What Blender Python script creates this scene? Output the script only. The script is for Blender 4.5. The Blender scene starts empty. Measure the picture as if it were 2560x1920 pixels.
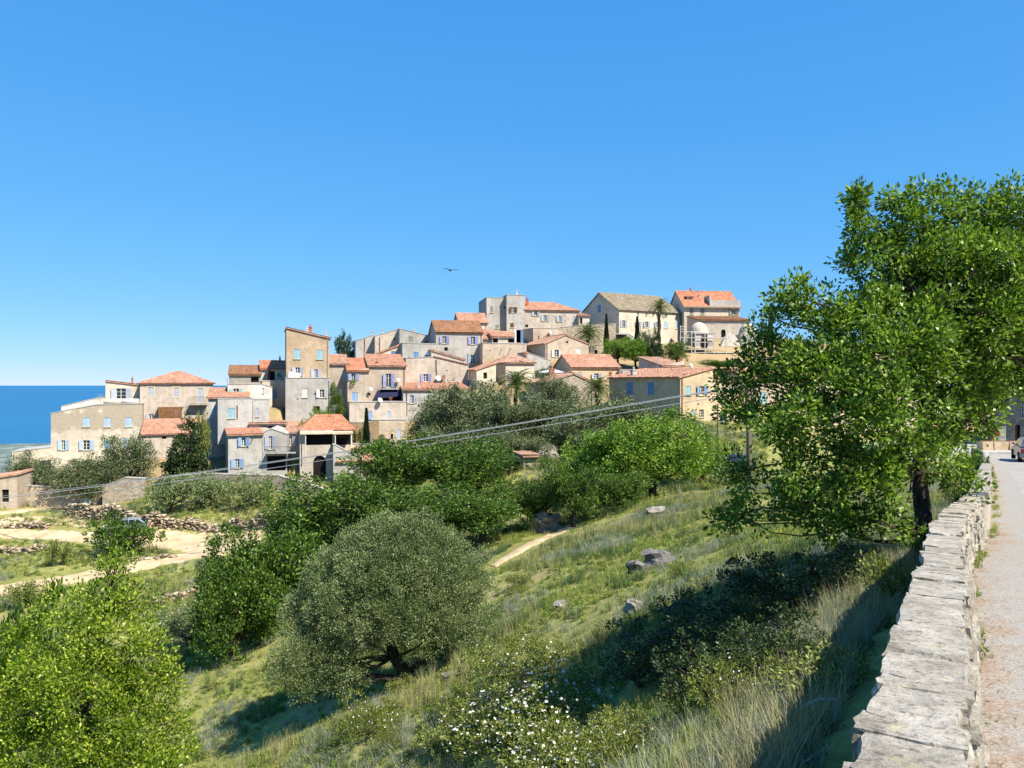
import bpy, bmesh, math, random
import numpy as np
from math import sin, cos, tan, pi, radians, sqrt, atan2

# ------------------------------------------------------------------ camera, world, sun, exposure
scn = bpy.context.scene
COL = scn.collection
EYE = 1.75            # eye height over the road, metres
F = 2000.0            # focal length in pixels of the 2560 x 1920 photograph
cam = bpy.data.cameras.new('camera')
cam.sensor_width = 36.0
cam.lens = 36.0 * F / 2560.0
cam.clip_start = 0.05
cam.clip_end = 300000.0
cam_o = bpy.data.objects.new('camera', cam)
COL.objects.link(cam_o)
cam_o.location = (0, 0, EYE)
cam_o.rotation_euler = (radians(90), 0, 0)
scn.camera = cam_o

SUN_AZ = atan2(0.76, -0.65)          # clockwise from +Y
SUN_EL = radians(51)
world = bpy.data.worlds.new('World')
scn.world = world
world.use_nodes = True
wt = world.node_tree
wt.nodes.clear()
sky = wt.nodes.new('ShaderNodeTexSky')
sky.sky_type = 'NISHITA'
sky.sun_disc = False
sky.sun_elevation = SUN_EL
sky.sun_rotation = SUN_AZ
sky.altitude = 100.0
sky.air_density = 0.6
sky.dust_density = 0.0
sky.ozone_density = 10.0
bg = wt.nodes.new('ShaderNodeBackground')
bg.inputs['Strength'].default_value = 0.088
wo = wt.nodes.new('ShaderNodeOutputWorld')
# the camera's colour response to the deep blue sky, the same in every direction
wsep = wt.nodes.new('ShaderNodeSeparateColor'); wcomb = wt.nodes.new('ShaderNodeCombineColor')
wt.links.new(sky.outputs[0], wsep.inputs[0])
for ch, gain, gam in ((0, 0.84, 0.86), (1, 1.92, 0.45), (2, 3.85, 0.22)):
    pw = wt.nodes.new('ShaderNodeMath'); pw.operation = 'POWER'; pw.inputs[1].default_value = gam
    ml = wt.nodes.new('ShaderNodeMath'); ml.operation = 'MULTIPLY'; ml.inputs[1].default_value = gain
    wt.links.new(wsep.outputs[ch], pw.inputs[0]); wt.links.new(pw.outputs[0], ml.inputs[0]); wt.links.new(ml.outputs[0], wcomb.inputs[ch])
wt.links.new(wcomb.outputs[0], bg.inputs[0])
wt.links.new(bg.outputs[0], wo.inputs[0])

sun = bpy.data.lights.new('sun', 'SUN')
sun.energy = 5.0
sun.angle = radians(0.53)
sun.color = (1.0, 0.91, 0.77)
sun_o = bpy.data.objects.new('sun', sun)
COL.objects.link(sun_o)
sun_o.location = (60, -20, 80)
sun_o.rotation_euler = (pi / 2 - SUN_EL, 0, pi - SUN_AZ)

scn.view_settings.view_transform = 'Standard'
scn.view_settings.look = 'None'
scn.view_settings.exposure = 1.05
scn.view_settings.gamma = 1.0
scn.view_settings.use_curve_mapping = False
scn.cycles.max_bounces = 6
scn.cycles.diffuse_bounces = 3
scn.cycles.glossy_bounces = 2
scn.cycles.transmission_bounces = 3
scn.cycles.transparent_max_bounces = 4
scn.cycles.use_denoising = True
scn.cycles.caustics_reflective = False
scn.cycles.caustics_refractive = False

rnd = random.Random(7)
RNG = np.random.default_rng(11)

# ------------------------------------------------------------------ small helpers
def P(u, v, Y):
    """photo pixel (2560 x 1920) at depth Y -> world point"""
    return ((u - 1280.0) / F * Y, Y, EYE + (960.0 - v) / F * Y)

ZONES = {0: (0, 0, 1.0), 1: (100, 860, 4.608), 2: (500, 780, 4.608), 3: (500, 920, 4.608), 4: (860, 760, 4.608),
         5: (1160, 700, 4.608), 6: (1480, 680, 4.608), 7: (1480, 880, 4.608), 8: (0, 1080, 4.608)}
def px(z, x, y):
    a, b, s = ZONES[z]
    return a + x / s, b + y / s

def tag(o, label=None, cat=None, group=None, kind=None):
    if label: o['label'] = label
    if cat: o['category'] = cat
    if group: o['group'] = group
    if kind: o['kind'] = kind
    return o

def empty(name, loc, rz=0.0):
    o = bpy.data.objects.new(name, None)
    o.empty_display_size = 0.3
    COL.objects.link(o)
    o.location = loc
    o.rotation_euler = (0, 0, rz)
    return o

def link(name, me, parent=None, loc=None, rot=None, scale=None):
    o = bpy.data.objects.new(name, me)
    COL.objects.link(o)
    if parent is not None: o.parent = parent
    if loc is not None: o.location = loc
    if rot is not None: o.rotation_euler = rot
    if scale is not None: o.scale = scale
    return o

class MB:
    """collects polygons for one mesh"""
    def __init__(s): s.v = []; s.f = []
    def add(s, vs, fs):
        n = len(s.v); s.v.extend([tuple(p) for p in vs]); s.f.extend([tuple(i + n for i in f) for f in fs]); return s
    def quad(s, a, b, c, d): return s.add([a, b, c, d], [(0, 1, 2, 3)])
    def box(s, x0, x1, y0, y1, z0, z1):
        return s.add([(x0, y0, z0), (x1, y0, z0), (x1, y1, z0), (x0, y1, z0), (x0, y0, z1), (x1, y0, z1), (x1, y1, z1), (x0, y1, z1)],
                     [(0, 3, 2, 1), (4, 5, 6, 7), (0, 1, 5, 4), (1, 2, 6, 5), (2, 3, 7, 6), (3, 0, 4, 7)])
    def prism(s, poly, y0, y1):
        """poly: (x, z) outline counter-clockwise seen from -y, extruded along y"""
        n = len(poly)
        vs = [(x, y0, z) for x, z in poly] + [(x, y1, z) for x, z in poly]
        fs = [tuple(range(n)), tuple(range(2 * n - 1, n - 1, -1))]
        for i in range(n):
            j = (i + 1) % n
            fs.append((j, i, i + n, j + n))
        return s.add(vs, fs)
    def tube(s, pts, rad, sides=7, cap=True):
        pts = [np.array(p, float) for p in pts]
        if not hasattr(rad, '__len__'): rad = [rad] * len(pts)
        vs = []; n0 = None
        for i, p in enumerate(pts):
            d = pts[min(i + 1, len(pts) - 1)] - pts[max(i - 1, 0)]
            d = d / (np.linalg.norm(d) + 1e-9)
            ref = np.array([0, 0, 1.0]) if abs(d[2]) < 0.9 else np.array([1.0, 0, 0])
            if n0 is not None: ref = n0
            a = ref - d * ref.dot(d); a /= np.linalg.norm(a) + 1e-9
            n0 = a
            b = np.cross(d, a)
            for k in range(sides):
                t = 2 * pi * k / sides
                vs.append(tuple(p + rad[i] * (cos(t) * a + sin(t) * b)))
        fs = []
        for i in range(len(pts) - 1):
            for k in range(sides):
                j = (k + 1) % sides
                fs.append((i * sides + k, i * sides + j, (i + 1) * sides + j, (i + 1) * sides + k))
        if cap:
            fs.append(tuple(range(sides - 1, -1, -1)))
            m = (len(pts) - 1) * sides
            fs.append(tuple(range(m, m + sides)))
        return s.add(vs, fs)
    def lathe(s, prof, sides=16, c=(0, 0, 0)):
        vs = []
        for r, z in prof:
            for k in range(sides):
                t = 2 * pi * k / sides
                vs.append((c[0] + r * cos(t), c[1] + r * sin(t), c[2] + z))
        fs = []
        for i in range(len(prof) - 1):
            for k in range(sides):
                j = (k + 1) % sides
                fs.append((i * sides + k, i * sides + j, (i + 1) * sides + j, (i + 1) * sides + k))
        return s.add(vs, fs)
    def mesh(s, name, mat, smooth=False):
        me = bpy.data.meshes.new(name)
        me.from_pydata(s.v, [], s.f)
        if mat is not None: me.materials.append(mat)
        if smooth: me.polygons.foreach_set('use_smooth', [True] * len(me.polygons))
        me.update()
        return me
    def build(s, name, mat, parent=None, smooth=False, **k):
        return link(name, s.mesh(name, mat, smooth), parent, **k)

def np_mesh(name, verts, quads, mat, smooth=False):
    me = bpy.data.meshes.new(name)
    nv, nf = len(verts), len(quads)
    me.vertices.add(nv)
    me.vertices.foreach_set('co', np.ascontiguousarray(verts, np.float32).ravel())
    me.loops.add(nf * 4)
    me.loops.foreach_set('vertex_index', np.ascontiguousarray(quads, np.int32).ravel())
    me.polygons.add(nf)
    me.polygons.foreach_set('loop_start', np.arange(nf, dtype=np.int32) * 4)
    if smooth: me.polygons.foreach_set('use_smooth', np.ones(nf, bool))
    if mat is not None: me.materials.append(mat)
    me.update(calc_edges=True)
    me.validate()
    return me

# ------------------------------------------------------------------ materials
ALB = 0.72          # the picture colours below are as seen at this exposure; real albedo is lower
def lin(r, g, b):
    f = lambda c: ((c / 255.0 + 0.055) / 1.055) ** 2.4 if c > 10 else c / 255.0 / 12.92
    return (f(r) * ALB, f(g) * ALB, f(b) * ALB, 1.0)

class NT:
    def __init__(s, name):
        s.m = bpy.data.materials.new(name); s.m.use_nodes = True
        s.t = s.m.node_tree; s.t.nodes.clear()
        s.out = s.t.nodes.new('ShaderNodeOutputMaterial')
    def n(s, typ, **kw):
        nd = s.t.nodes.new(typ)
        for k, v in kw.items():
            if hasattr(nd, k) and k not in ('inputs',): setattr(nd, k, v)
        return nd
    def l(s, a, b): s.t.links.new(a, b)
    def coord(s, kind='Object'):
        return s.n('ShaderNodeTexCoord').outputs[kind]
    def shifted(s):
        """object coordinates moved by a per-object random amount"""
        c = s.coord(); oi = s.n('ShaderNodeObjectInfo')
        m = s.n('ShaderNodeMath', operation='MULTIPLY'); s.l(oi.outputs['Random'], m.inputs[0]); m.inputs[1].default_value = 97.0
        a = s.n('ShaderNodeVectorMath', operation='ADD'); s.l(c, a.inputs[0]); s.l(m.outputs[0], a.inputs[1])
        return a.outputs[0]
    def noise(s, vec, scale, detail=4, rough=0.6, out='Fac'):
        nd = s.n('ShaderNodeTexNoise'); nd.inputs['Scale'].default_value = scale; nd.inputs['Detail'].default_value = detail
        nd.inputs['Roughness'].default_value = rough
        if vec is not None: s.l(vec, nd.inputs['Vector'])
        return nd.outputs[out]
    def scale(s, vec, sx, sy, sz):
        m = s.n('ShaderNodeMapping'); m.inputs['Scale'].default_value = (sx, sy, sz); s.l(vec, m.inputs['Vector']); return m.outputs[0]
    def ramp(s, fac, stops, interp='LINEAR'):
        r = s.n('ShaderNodeValToRGB'); e = r.color_ramp.elements; r.color_ramp.interpolation = interp
        while len(e) > 1: e.remove(e[-1])
        e[0].position = stops[0][0]; e[0].color = stops[0][1]
        for p, c in stops[1:]:
            x = e.new(p); x.color = c
        s.l(fac, r.inputs[0]); return r.outputs[0]
    def mix(s, fac, a, b, mode='MIX'):
        m = s.n('ShaderNodeMix', data_type='RGBA', blend_type=mode)
        if isinstance(fac, (int, float)): m.inputs[0].default_value = fac
        else: s.l(fac, m.inputs[0])
        for i, x in ((6, a), (7, b)):
            if isinstance(x, tuple): m.inputs[i].default_value = x
            else: s.l(x, m.inputs[i])
        return m.outputs[2]
    def bump(s, h, strength=0.4, dist=0.05):
        b = s.n('ShaderNodeBump'); b.inputs['Strength'].default_value = strength; b.inputs['Distance'].default_value = dist
        s.l(h, b.inputs['Height']); return b.outputs[0]
    def bsdf(s, color, rough=0.8, spec=0.3, normal=None, metal=0.0):
        p = s.n('ShaderNodeBsdfPrincipled')
        if isinstance(color, tuple): p.inputs['Base Color'].default_value = color
        else: s.l(color, p.inputs['Base Color'])
        if isinstance(rough, (int, float)): p.inputs['Roughness'].default_value = rough
        else: s.l(rough, p.inputs['Roughness'])
        p.inputs['Specular IOR Level'].default_value = spec
        p.inputs['Metallic'].default_value = metal
        if normal is not None: s.l(normal, p.inputs['Normal'])
        return p.outputs[0]
    def done(s, sh): s.l(sh, s.out.inputs['Surface']); return s.m

def t_half(t, s):
    m = t.n('ShaderNodeMath', operation='MULTIPLY'); t.l(s, m.inputs[0]); m.inputs[1].default_value = 0.4; return m.outputs[0]
G = lambda v: (v, v, v, 1.0)
def mul(c, k): return (c[0] * k, c[1] * k, c[2] * k, 1.0)

def m_plain(name, c, rough=0.6, spec=0.3, metal=0.0, var=0.12):
    t = NT(name); v = t.shifted()
    n = t.noise(v, 3.0, 4)
    col = t.ramp(n, [(0.3, mul(c, 1 - var)), (0.7, mul(c, 1 + var))])
    return t.done(t.bsdf(col, rough, spec, None, metal))

def m_plaster(name, c, dirt=0.55, rubble=0.0, split=None):
    """old render: blotches, vertical streaks, chips; optional rubble showing through"""
    c = (c[0] * 1.07, c[1] * 1.10, c[2] * 1.25, 1.0)
    t = NT(name); v = t.shifted()
    big = t.noise(v, 0.35, 5, 0.62)
    fine = t.noise(v, 5.0, 5, 0.7)
    streak = t.noise(t.scale(v, 2.2, 2.2, 0.14), 1.0, 4, 0.65)
    col = t.ramp(big, [(0.34, mul(c, 0.62)), (0.5, mul(c, 0.97)), (0.66, mul(c, 1.16))])
    col = t.mix(t.ramp(streak, [(0.50, G(0)), (0.68, G(dirt))]), col, mul((c[0] * 0.98, c[1] * 0.95, c[2] * 0.88, 1), 0.52))
    col = t.mix(0.45, col, t.ramp(fine, [(0.3, mul(c, 0.68)), (0.7, mul(c, 1.16))]))
    mid = t.noise(v, 1.5, 5, 0.7)
    col = t.mix(t.ramp(mid, [(0.5, G(0)), (0.62, G(0.6))]), col, mul((c[0], c[1] * 0.97, c[2] * 0.92, 1), 0.64))
    if split:      # upper part of the facade has lost its limewash
        sz = t.n('ShaderNodeSeparateXYZ'); t.l(t.coord(), sz.inputs[0])
        am = t.n('ShaderNodeMath', operation='MULTIPLY_ADD'); t.l(t.noise(v, 0.9, 5, 0.6), am.inputs[0]); am.inputs[1].default_value = 3.4; t.l(sz.outputs[2], am.inputs[2])
        mr = t.n('ShaderNodeMapRange'); mr.inputs[1].default_value = split; mr.inputs[2].default_value = split + 0.35; t.l(am.outputs[0], mr.inputs[0])
        keep = t.ramp(t.noise(v, 0.7, 4, 0.6), [(0.56, G(0.85)), (0.64, G(0.1))])
        fm = t.n('ShaderNodeMath', operation='MULTIPLY'); t.l(mr.outputs[0], fm.inputs[0]); t.l(keep, fm.inputs[1])
        col = t.mix(fm.outputs[0], col, t.ramp(fine, [(0.3, mul(c, 0.42)), (0.7, mul((c[0], c[1] * .97, c[2] * .9, 1), 0.72))]))
    h = fine
    if rubble > 0:
        vo = t.n('ShaderNodeTexVoronoi'); vo.inputs['Scale'].default_value = 3.2; t.l(t.scale(v, 1, 1, 1.5), vo.inputs['Vector'])
        sp_ = t.n('ShaderNodeSeparateColor'); t.l(vo.outputs['Color'], sp_.inputs[0]); cell = t.ramp(sp_.outputs[0], [(0, G(0.5)), (1, G(0.95))])
        st = t.mix(1.0, mul(c, 1.35), cell, 'MULTIPLY')
        ve = t.n('ShaderNodeTexVoronoi', feature='DISTANCE_TO_EDGE'); ve.inputs['Scale'].default_value = 3.2; t.l(t.scale(v, 1, 1, 1.5), ve.inputs['Vector'])
        st = t.mix(t.ramp(ve.outputs['Distance'], [(0.0, G(1)), (0.07, G(0))]), st, mul(c, 0.55))
        msk = t.ramp(t.noise(v, 0.6, 4, 0.6), [(0.62 - 0.3 * rubble, G(0)), (0.70 - 0.3 * rubble, G(1))]) if rubble < 1 else None
        col = st if msk is None else t.mix(msk, col, st)
        h = t.mix(0.6, fine, ve.outputs['Distance'])
    return t.done(t.bsdf(col, 0.92, 0.15, t.bump(h, 0.5, 0.04)))

def m_tile(name, c, old=0.35):
    t = NT(name); v = t.shifted()
    vo = t.n('ShaderNodeTexVoronoi'); vo.inputs['Scale'].default_value = 3.6; t.l(v, vo.inputs['Vector'])
    sep = t.n('ShaderNodeSeparateColor'); t.l(vo.outputs['Color'], sep.inputs[0])
    col = t.ramp(sep.outputs[0], [(0.0, mul(c, 0.72)), (0.5, c), (1.0, mul((c[0], c[1] * 1.12, c[2] * 1.2, 1), 1.15))])
    n = t.noise(v, 0.7, 5, 0.65)
    col = t.mix(t.ramp(n, [(0.48, G(0)), (0.72, G(old))]), col, lin(120, 96, 76))
    w = t.noise(v, 9.0, 3, 0.6)
    col = t.mix(t.ramp(w, [(0.62, G(0)), (0.75, G(old * 0.8))]), col, lin(205, 190, 165))
    return t.done(t.bsdf(col, 0.85, 0.2, t.bump(t.noise(v, 14, 3), 0.4, 0.03)))

def m_leaf(name, stops, trans=0.3, rough=0.5, tcol=None, spec=0.35):
    t = NT(name)
    geo = t.n('ShaderNodeNewGeometry')
    r = geo.outputs['Random Per Island']
    n = t.noise(t.coord(), 0.9, 2, 0.5)
    ad = t.n('ShaderNodeMath', operation='ADD'); t.l(r, ad.inputs[0]); t.l(n, ad.inputs[1])
    sb = t.n('ShaderNodeMath', operation='SUBTRACT'); t.l(ad.outputs[0], sb.inputs[0]); sb.inputs[1].default_value = 0.5
    col = t.ramp(sb.outputs[0], stops)
    b = t.bsdf(col, rough, spec)
    tr = t.n('ShaderNodeBsdfTranslucent')
    t.l(t.mix(1.0, col, tcol or (1.25, 1.35, 0.6, 1), 'MULTIPLY'), tr.inputs['Color'])
    mx = t.n('ShaderNodeMixShader'); mx.inputs[0].default_value = trans
    t.l(b, mx.inputs[1]); t.l(tr.outputs[0], mx.inputs[2])
    return t.done(mx.outputs[0])

M = {}
M['beige'] = m_plaster('beige_render', lin(206, 192, 168))
M['beige2'] = m_plaster('sandy_render', lin(202, 184, 156))
M['ochre'] = m_plaster('ochre_render', lin(204, 178, 142), 0.3)
M['grey'] = m_plaster('grey_render', lin(192, 186, 170), 0.6)
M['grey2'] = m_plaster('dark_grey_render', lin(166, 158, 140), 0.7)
M['pale'] = m_plaster('pale_render', lin(196, 192, 178), 0.35)
M['cream'] = m_plaster('cream_render', lin(226, 210, 178), 0.3)
M['white'] = m_plaster('white_render', lin(220, 210, 190), 0.25)
M['peach'] = m_plaster('peach_render', lin(218, 192, 152), 0.2)
M['pink'] = m_plaster('pink_render', lin(226, 196, 176), 0.25)
M['patchy'] = m_plaster('patchy_render', lin(200, 184, 154), 0.6, 0.45)
M['patchtop'] = m_plaster('half_limewashed_render', lin(222, 208, 178), 0.3, 0.0, 8.9)
M['brown'] = m_plaster('brown_render', lin(160, 138, 104), 0.6, 0.35)
M['rubble'] = m_plaster('rubble_masonry', lin(176, 162, 136), 0.4, 1.0)
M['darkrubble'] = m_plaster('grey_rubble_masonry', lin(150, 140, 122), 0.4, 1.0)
M['concrete'] = m_plaster('concrete', lin(186, 182, 168), 0.5)
M['tile'] = m_tile('orange_tile', lin(200, 150, 124), 0.42)
M['tile2'] = m_tile('red_tile', lin(204, 138, 106), 0.36)
M['tilepink'] = m_tile('faded_tile', lin(198, 156, 132), 0.6)
M['tilebrown'] = m_tile('brown_tile', lin(166, 120, 88), 0.75)
M['tilegrey'] = m_tile('grey_slab', lin(158, 144, 120), 0.6)
M['sh_sky'] = m_plain('sky_blue_paint', lin(176, 202, 226), 0.5, var=0.06)
M['sh_blue'] = m_plain('blue_paint', lin(146, 178, 216), 0.5, var=0.08)
M['sh_violet'] = m_plain('violet_paint', lin(160, 164, 210), 0.5, var=0.08)
M['sh_turq'] = m_plain('turquoise_paint', lin(156, 198, 212), 0.5, var=0.08)
M['sh_white'] = m_plain('white_paint', lin(224, 226, 224), 0.5, var=0.05)
M['sh_lilac'] = m_plain('lilac_grey_paint', lin(186, 192, 208), 0.5, var=0.06)
M['sh_grey'] = m_plain('grey_green_paint', lin(150, 152, 136), 0.6, var=0.08)
M['sh_brown'] = m_plain('brown_paint', lin(110, 74, 54), 0.6, var=0.1)
M['sh_deep'] = m_plain('deep_blue_paint', lin(108, 152, 204), 0.5, var=0.08)
M['frame'] = m_plain('window_frame_paint', lin(226, 224, 216), 0.5, var=0.05)
M['surround'] = m_plain('cream_surround', lin(222, 206, 170), 0.8, var=0.08)
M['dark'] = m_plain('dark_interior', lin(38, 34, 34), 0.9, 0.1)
t = NT('window_glass')
M['pane'] = t.done(t.bsdf(t.ramp(t.noise(t.shifted(), 0.8, 2), [(0.35, lin(26, 30, 38)), (0.7, lin(60, 66, 76))]), 0.08, 0.6))
M['awning'] = m_plain('navy_awning', lin(46, 48, 76), 0.85, 0.1)
M['cloth'] = m_plain('white_cloth', lin(236, 236, 236), 0.9, 0.1, var=0.04)
M['wood'] = m_plain('wood', lin(132, 96, 66), 0.8, 0.2, var=0.3)
M['rust'] = m_plain('rusty_metal', lin(140, 84, 56), 0.8, 0.3, var=0.3)
M['metal'] = m_plain('galvanised_metal', lin(190, 190, 186), 0.45, 0.5, 0.6)
M['iron'] = m_plain('dark_iron', lin(70, 68, 66), 0.6, 0.4, 0.3)
M['dish'] = m_plain('dish_white', lin(228, 228, 226), 0.5, var=0.04)
M['brick'] = m_plain('terracotta', lin(190, 110, 74), 0.85, 0.2, var=0.2)
M['blue_cloth'] = m_plain('blue_towel', lin(40, 130, 190), 0.9, 0.1)
M['scaffold'] = m_plain('scaffold_tube', lin(206, 206, 202), 0.5, 0.4, 0.0, 0.05)
M['polewood'] = m_plain('weathered_pole', lin(128, 118, 106), 0.85, 0.2, 0.0, 0.25)
M['cable'] = m_plain('grey_cable', lin(196, 198, 196), 0.6, 0.3)
M['bark'] = None
t = NT('bark'); v = t.coord()
bn = t.noise(t.scale(v, 9, 9, 2.2), 1.6, 5, 0.7)
M['bark'] = t.done(t.bsdf(t.ramp(bn, [(0.3, lin(44, 38, 32)), (0.6, lin(96, 86, 76)), (0.8, lin(142, 134, 122))]), 0.95, 0.1, t.bump(bn, 0.9, 0.04)))

def g3(a, b, c): return [(0.05, a), (0.5, b), (0.95, c)]
M['oak'] = m_leaf('oak_leaf', g3(lin(66, 96, 26), lin(106, 142, 44), lin(160, 188, 80)), 0.34, 0.42)
M['olive'] = m_leaf('olive_leaf', g3(lin(88, 108, 60), lin(124, 144, 88), lin(170, 184, 130)), 0.18, 0.45, (1.1, 1.15, 0.8, 1))
M['olive2'] = m_leaf('grove_olive_leaf', g3(lin(62, 78, 44), lin(100, 116, 72), lin(150, 162, 118)), 0.16, 0.5, (1.1, 1.15, 0.8, 1))
M['lime'] = m_leaf('bright_leaf', g3(lin(76, 106, 20), lin(132, 162, 38), lin(202, 214, 88)), 0.42, 0.38)
M['broad'] = m_leaf('broad_leaf', g3(lin(44, 72, 22), lin(78, 112, 36), lin(128, 158, 64)), 0.3, 0.45)
M['broad2'] = m_leaf('fresh_leaf', g3(lin(68, 104, 28), lin(112, 152, 48), lin(166, 194, 82)), 0.34, 0.45)
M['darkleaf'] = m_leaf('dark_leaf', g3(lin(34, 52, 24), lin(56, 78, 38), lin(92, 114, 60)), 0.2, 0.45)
M['cypress'] = m_leaf('cypress_leaf', g3(lin(20, 40, 22), lin(36, 60, 32), lin(58, 84, 46)), 0.1, 0.6)
M['palm'] = m_leaf('palm_leaf', g3(lin(56, 76, 36), lin(92, 112, 60), lin(142, 156, 92)), 0.2, 0.4)
M['scrub'] = m_leaf('scrub_leaf', g3(lin(90, 106, 48), lin(130, 144, 70), lin(174, 180, 104)), 0.2, 0.6)
M['cistus'] = m_leaf('cistus_leaf', g3(lin(76, 92, 30), lin(116, 130, 50), lin(162, 170, 82)), 0.25, 0.55)
M['grass'] = m_leaf('grass_blade', g3(lin(116, 132, 56), lin(164, 176, 90), lin(212, 212, 132)), 0.35, 0.6)
M['straw'] = m_leaf('dry_grass', g3(lin(134, 132, 84), lin(172, 168, 116), lin(208, 202, 156)), 0.3, 0.7, (1.1, 1.05, 0.8, 1))
M['greygrass'] = m_leaf('grey_grass', g3(lin(116, 128, 104), lin(150, 160, 138), lin(190, 194, 176)), 0.25, 0.7, (1.05, 1.05, 0.9, 1))
M['darkgrass'] = m_leaf('bluegreen_grass', g3(lin(68, 92, 52), lin(100, 124, 74), lin(138, 156, 100)), 0.3, 0.6)
M['petal'] = m_plain('white_petal', lin(240, 238, 232), 0.7, 0.2, var=0.03)
M['yellow'] = m_leaf('yellow_flowers', g3(lin(150, 160, 20), lin(190, 190, 24), lin(220, 214, 60)), 0.3, 0.6)

# hillside ground
t = NT('hillside_ground'); v = t.coord()
n1 = t.noise(v, 0.11, 6, 0.62); n2 = t.noise(v, 1.1, 6, 0.7); n3 = t.noise(v, 9.0, 5, 0.7)
green = t.ramp(n2, [(0.3, lin(112, 116, 64)), (0.5, lin(150, 152, 86)), (0.72, lin(186, 180, 120))])
soil = t.ramp(n3, [(0.3, lin(150, 124, 90)), (0.7, lin(204, 180, 142))])
c1 = t.mix(t.ramp(n1, [(0.56, G(0)), (0.68, G(0.75))]), green, soil)
c1 = t.mix(t.ramp(n3, [(0.55, G(0)), (0.75, G(0.5))]), c1, lin(84, 98, 44))
sx = t.n('ShaderNodeSeparateXYZ'); t.l(v, sx.inputs[0])
yy_ = t.n('ShaderNodeMath', operation='MULTIPLY_ADD'); t.l(n2, yy_.inputs[0]); yy_.inputs[1].default_value = 10.0; t.l(sx.outputs[1], yy_.inputs[2])
mr_ = t.n('ShaderNodeMapRange'); mr_.inputs[1].default_value = 90.0; mr_.inputs[2].default_value = 98.0; t.l(yy_.outputs[0], mr_.inputs[0])
c1 = t.mix(mr_.outputs[0], c1, t.mix(t.ramp(n1, [(0.45, G(0)), (0.6, G(0.6))]), soil, lin(120, 122, 72)))
M['ground'] = t.done(t.bsdf(c1, 0.95, 0.1, t.bump(n3, 0.8, 0.06)))
t = NT('dirt'); v = t.coord(); n2 = t.noise(v, 0.9, 6, 0.65); n3 = t.noise(v, 12, 4, 0.7)
c1 = t.ramp(n2, [(0.3, lin(190, 160, 120)), (0.5, lin(214, 190, 154)), (0.75, lin(230, 212, 180))])
c1 = t.mix(t.ramp(n3, [(0.6, G(0)), (0.72, G(0.35))]), c1, lin(140, 130, 90))
M['dirt'] = t.done(t.bsdf(c1, 0.95, 0.1, t.bump(n3, 0.5, 0.04)))
t = NT('asphalt'); v = t.coord(); n2 = t.noise(v, 0.5, 5, 0.6); n3 = t.noise(v, 60, 3, 0.7); n4 = t.noise(v, 3.0, 6, 0.75)
c1 = t.ramp(n3, [(0.3, lin(128, 126, 122)), (0.55, lin(168, 165, 160)), (0.75, lin(206, 202, 196))])
c1 = t.mix(t.ramp(n2, [(0.4, G(0)), (0.7, G(0.4))]), c1, lin(190, 184, 172))
c1 = t.mix(t.ramp(n4, [(0.60, G(0)), (0.7, G(0.25))]), c1, lin(110, 106, 100))
M['asphalt'] = t.done(t.bsdf(c1, 0.9, 0.2, t.bump(n3, 0.5, 0.006)))
t = NT('verge'); v = t.coord(); n2 = t.noise(v, 1.6, 6, 0.75); n3 = t.noise(v, 30, 4, 0.75); n5 = t.noise(v, 60, 3, 0.7)
c1 = t.ramp(n3, [(0.3, lin(116, 94, 78)), (0.5, lin(160, 140, 122)), (0.72, lin(194, 182, 168))])
at = t.n('ShaderNodeAttribute'); at.attribute_name = 'edge'
ad = t.n('ShaderNodeMath', operation='MULTIPLY_ADD'); t.l(n2, ad.inputs[0]); ad.inputs[1].default_value = 1.9; t.l(at.outputs['Fac'], ad.inputs[2])
c1 = t.mix(t.ramp(ad.outputs[0], [(1.15 / 3, G(0)), (1.55 / 3, G(1))]) if False else t.ramp(t_half(t, ad.outputs[0]), [(0.46, G(0)), (0.62, G(1))]), c1, t.ramp(n5, [(0.3, lin(128, 126, 122)), (0.55, lin(168, 165, 160)), (0.75, lin(206, 202, 196))]))
M['verge'] = t.done(t.bsdf(c1, 0.95, 0.1, t.bump(n3, 0.6, 0.012)))
# pale lichen covered stone of the road wall
t = NT('wall_stone'); v = t.n('ShaderNodeNewGeometry').outputs['Position']
rt = t.n('ShaderNodeMapping'); rt.inputs['Rotation'].default_value = (0, 0, radians(31)); t.l(v, rt.inputs['Vector']); rv = rt.outputs[0]
n1 = t.noise(v, 3.0, 6, 0.7); n2 = t.noise(v, 26, 5, 0.75); n3 = t.noise(t.scale(rv, 11, 27, 22), 1.0, 6, 0.75)
c1 = t.ramp(n1, [(0.3, lin(140, 134, 122)), (0.48, lin(180, 174, 162)), (0.6, lin(202, 196, 184)), (0.75, lin(220, 214, 202))])
c1 = t.mix(t.ramp(n2, [(0.52, G(0)), (0.64, G(0.75))]), c1, lin(104, 96, 86))
c1 = t.mix(t.ramp(n3, [(0.58, G(0)), (0.66, G(0.85))]), c1, lin(84, 76, 66))
c1 = t.mix(t.ramp(t.noise(v, 5, 5, 0.7), [(0.58, G(0)), (0.68, G(0.6))]), c1, lin(206, 196, 150))
hh = t.mix(0.5, n2, n3)
M['wallstone'] = t.done(t.bsdf(c1, 0.95, 0.1, t.bump(hh, 1.0, 0.03)))
t = NT('rock'); v = t.shifted(); n1 = t.noise(v, 3, 6, 0.7)
M['rock'] = t.done(t.bsdf(t.ramp(n1, [(0.3, lin(90, 86, 80)), (0.55, lin(160, 154, 142)), (0.75, lin(206, 200, 188))]), 0.95, 0.1, t.bump(n1, 0.8, 0.05)))
t = NT('pale_rubble'); geo = t.n('ShaderNodeNewGeometry')
M['drystone'] = t.done(t.bsdf(t.ramp(geo.outputs['Random Per Island'], [(0, lin(120, 106, 86)), (0.5, lin(172, 156, 130)), (1, lin(212, 198, 170))]), 0.95, 0.1))
t = NT('sea_water'); v = t.coord()
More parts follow.
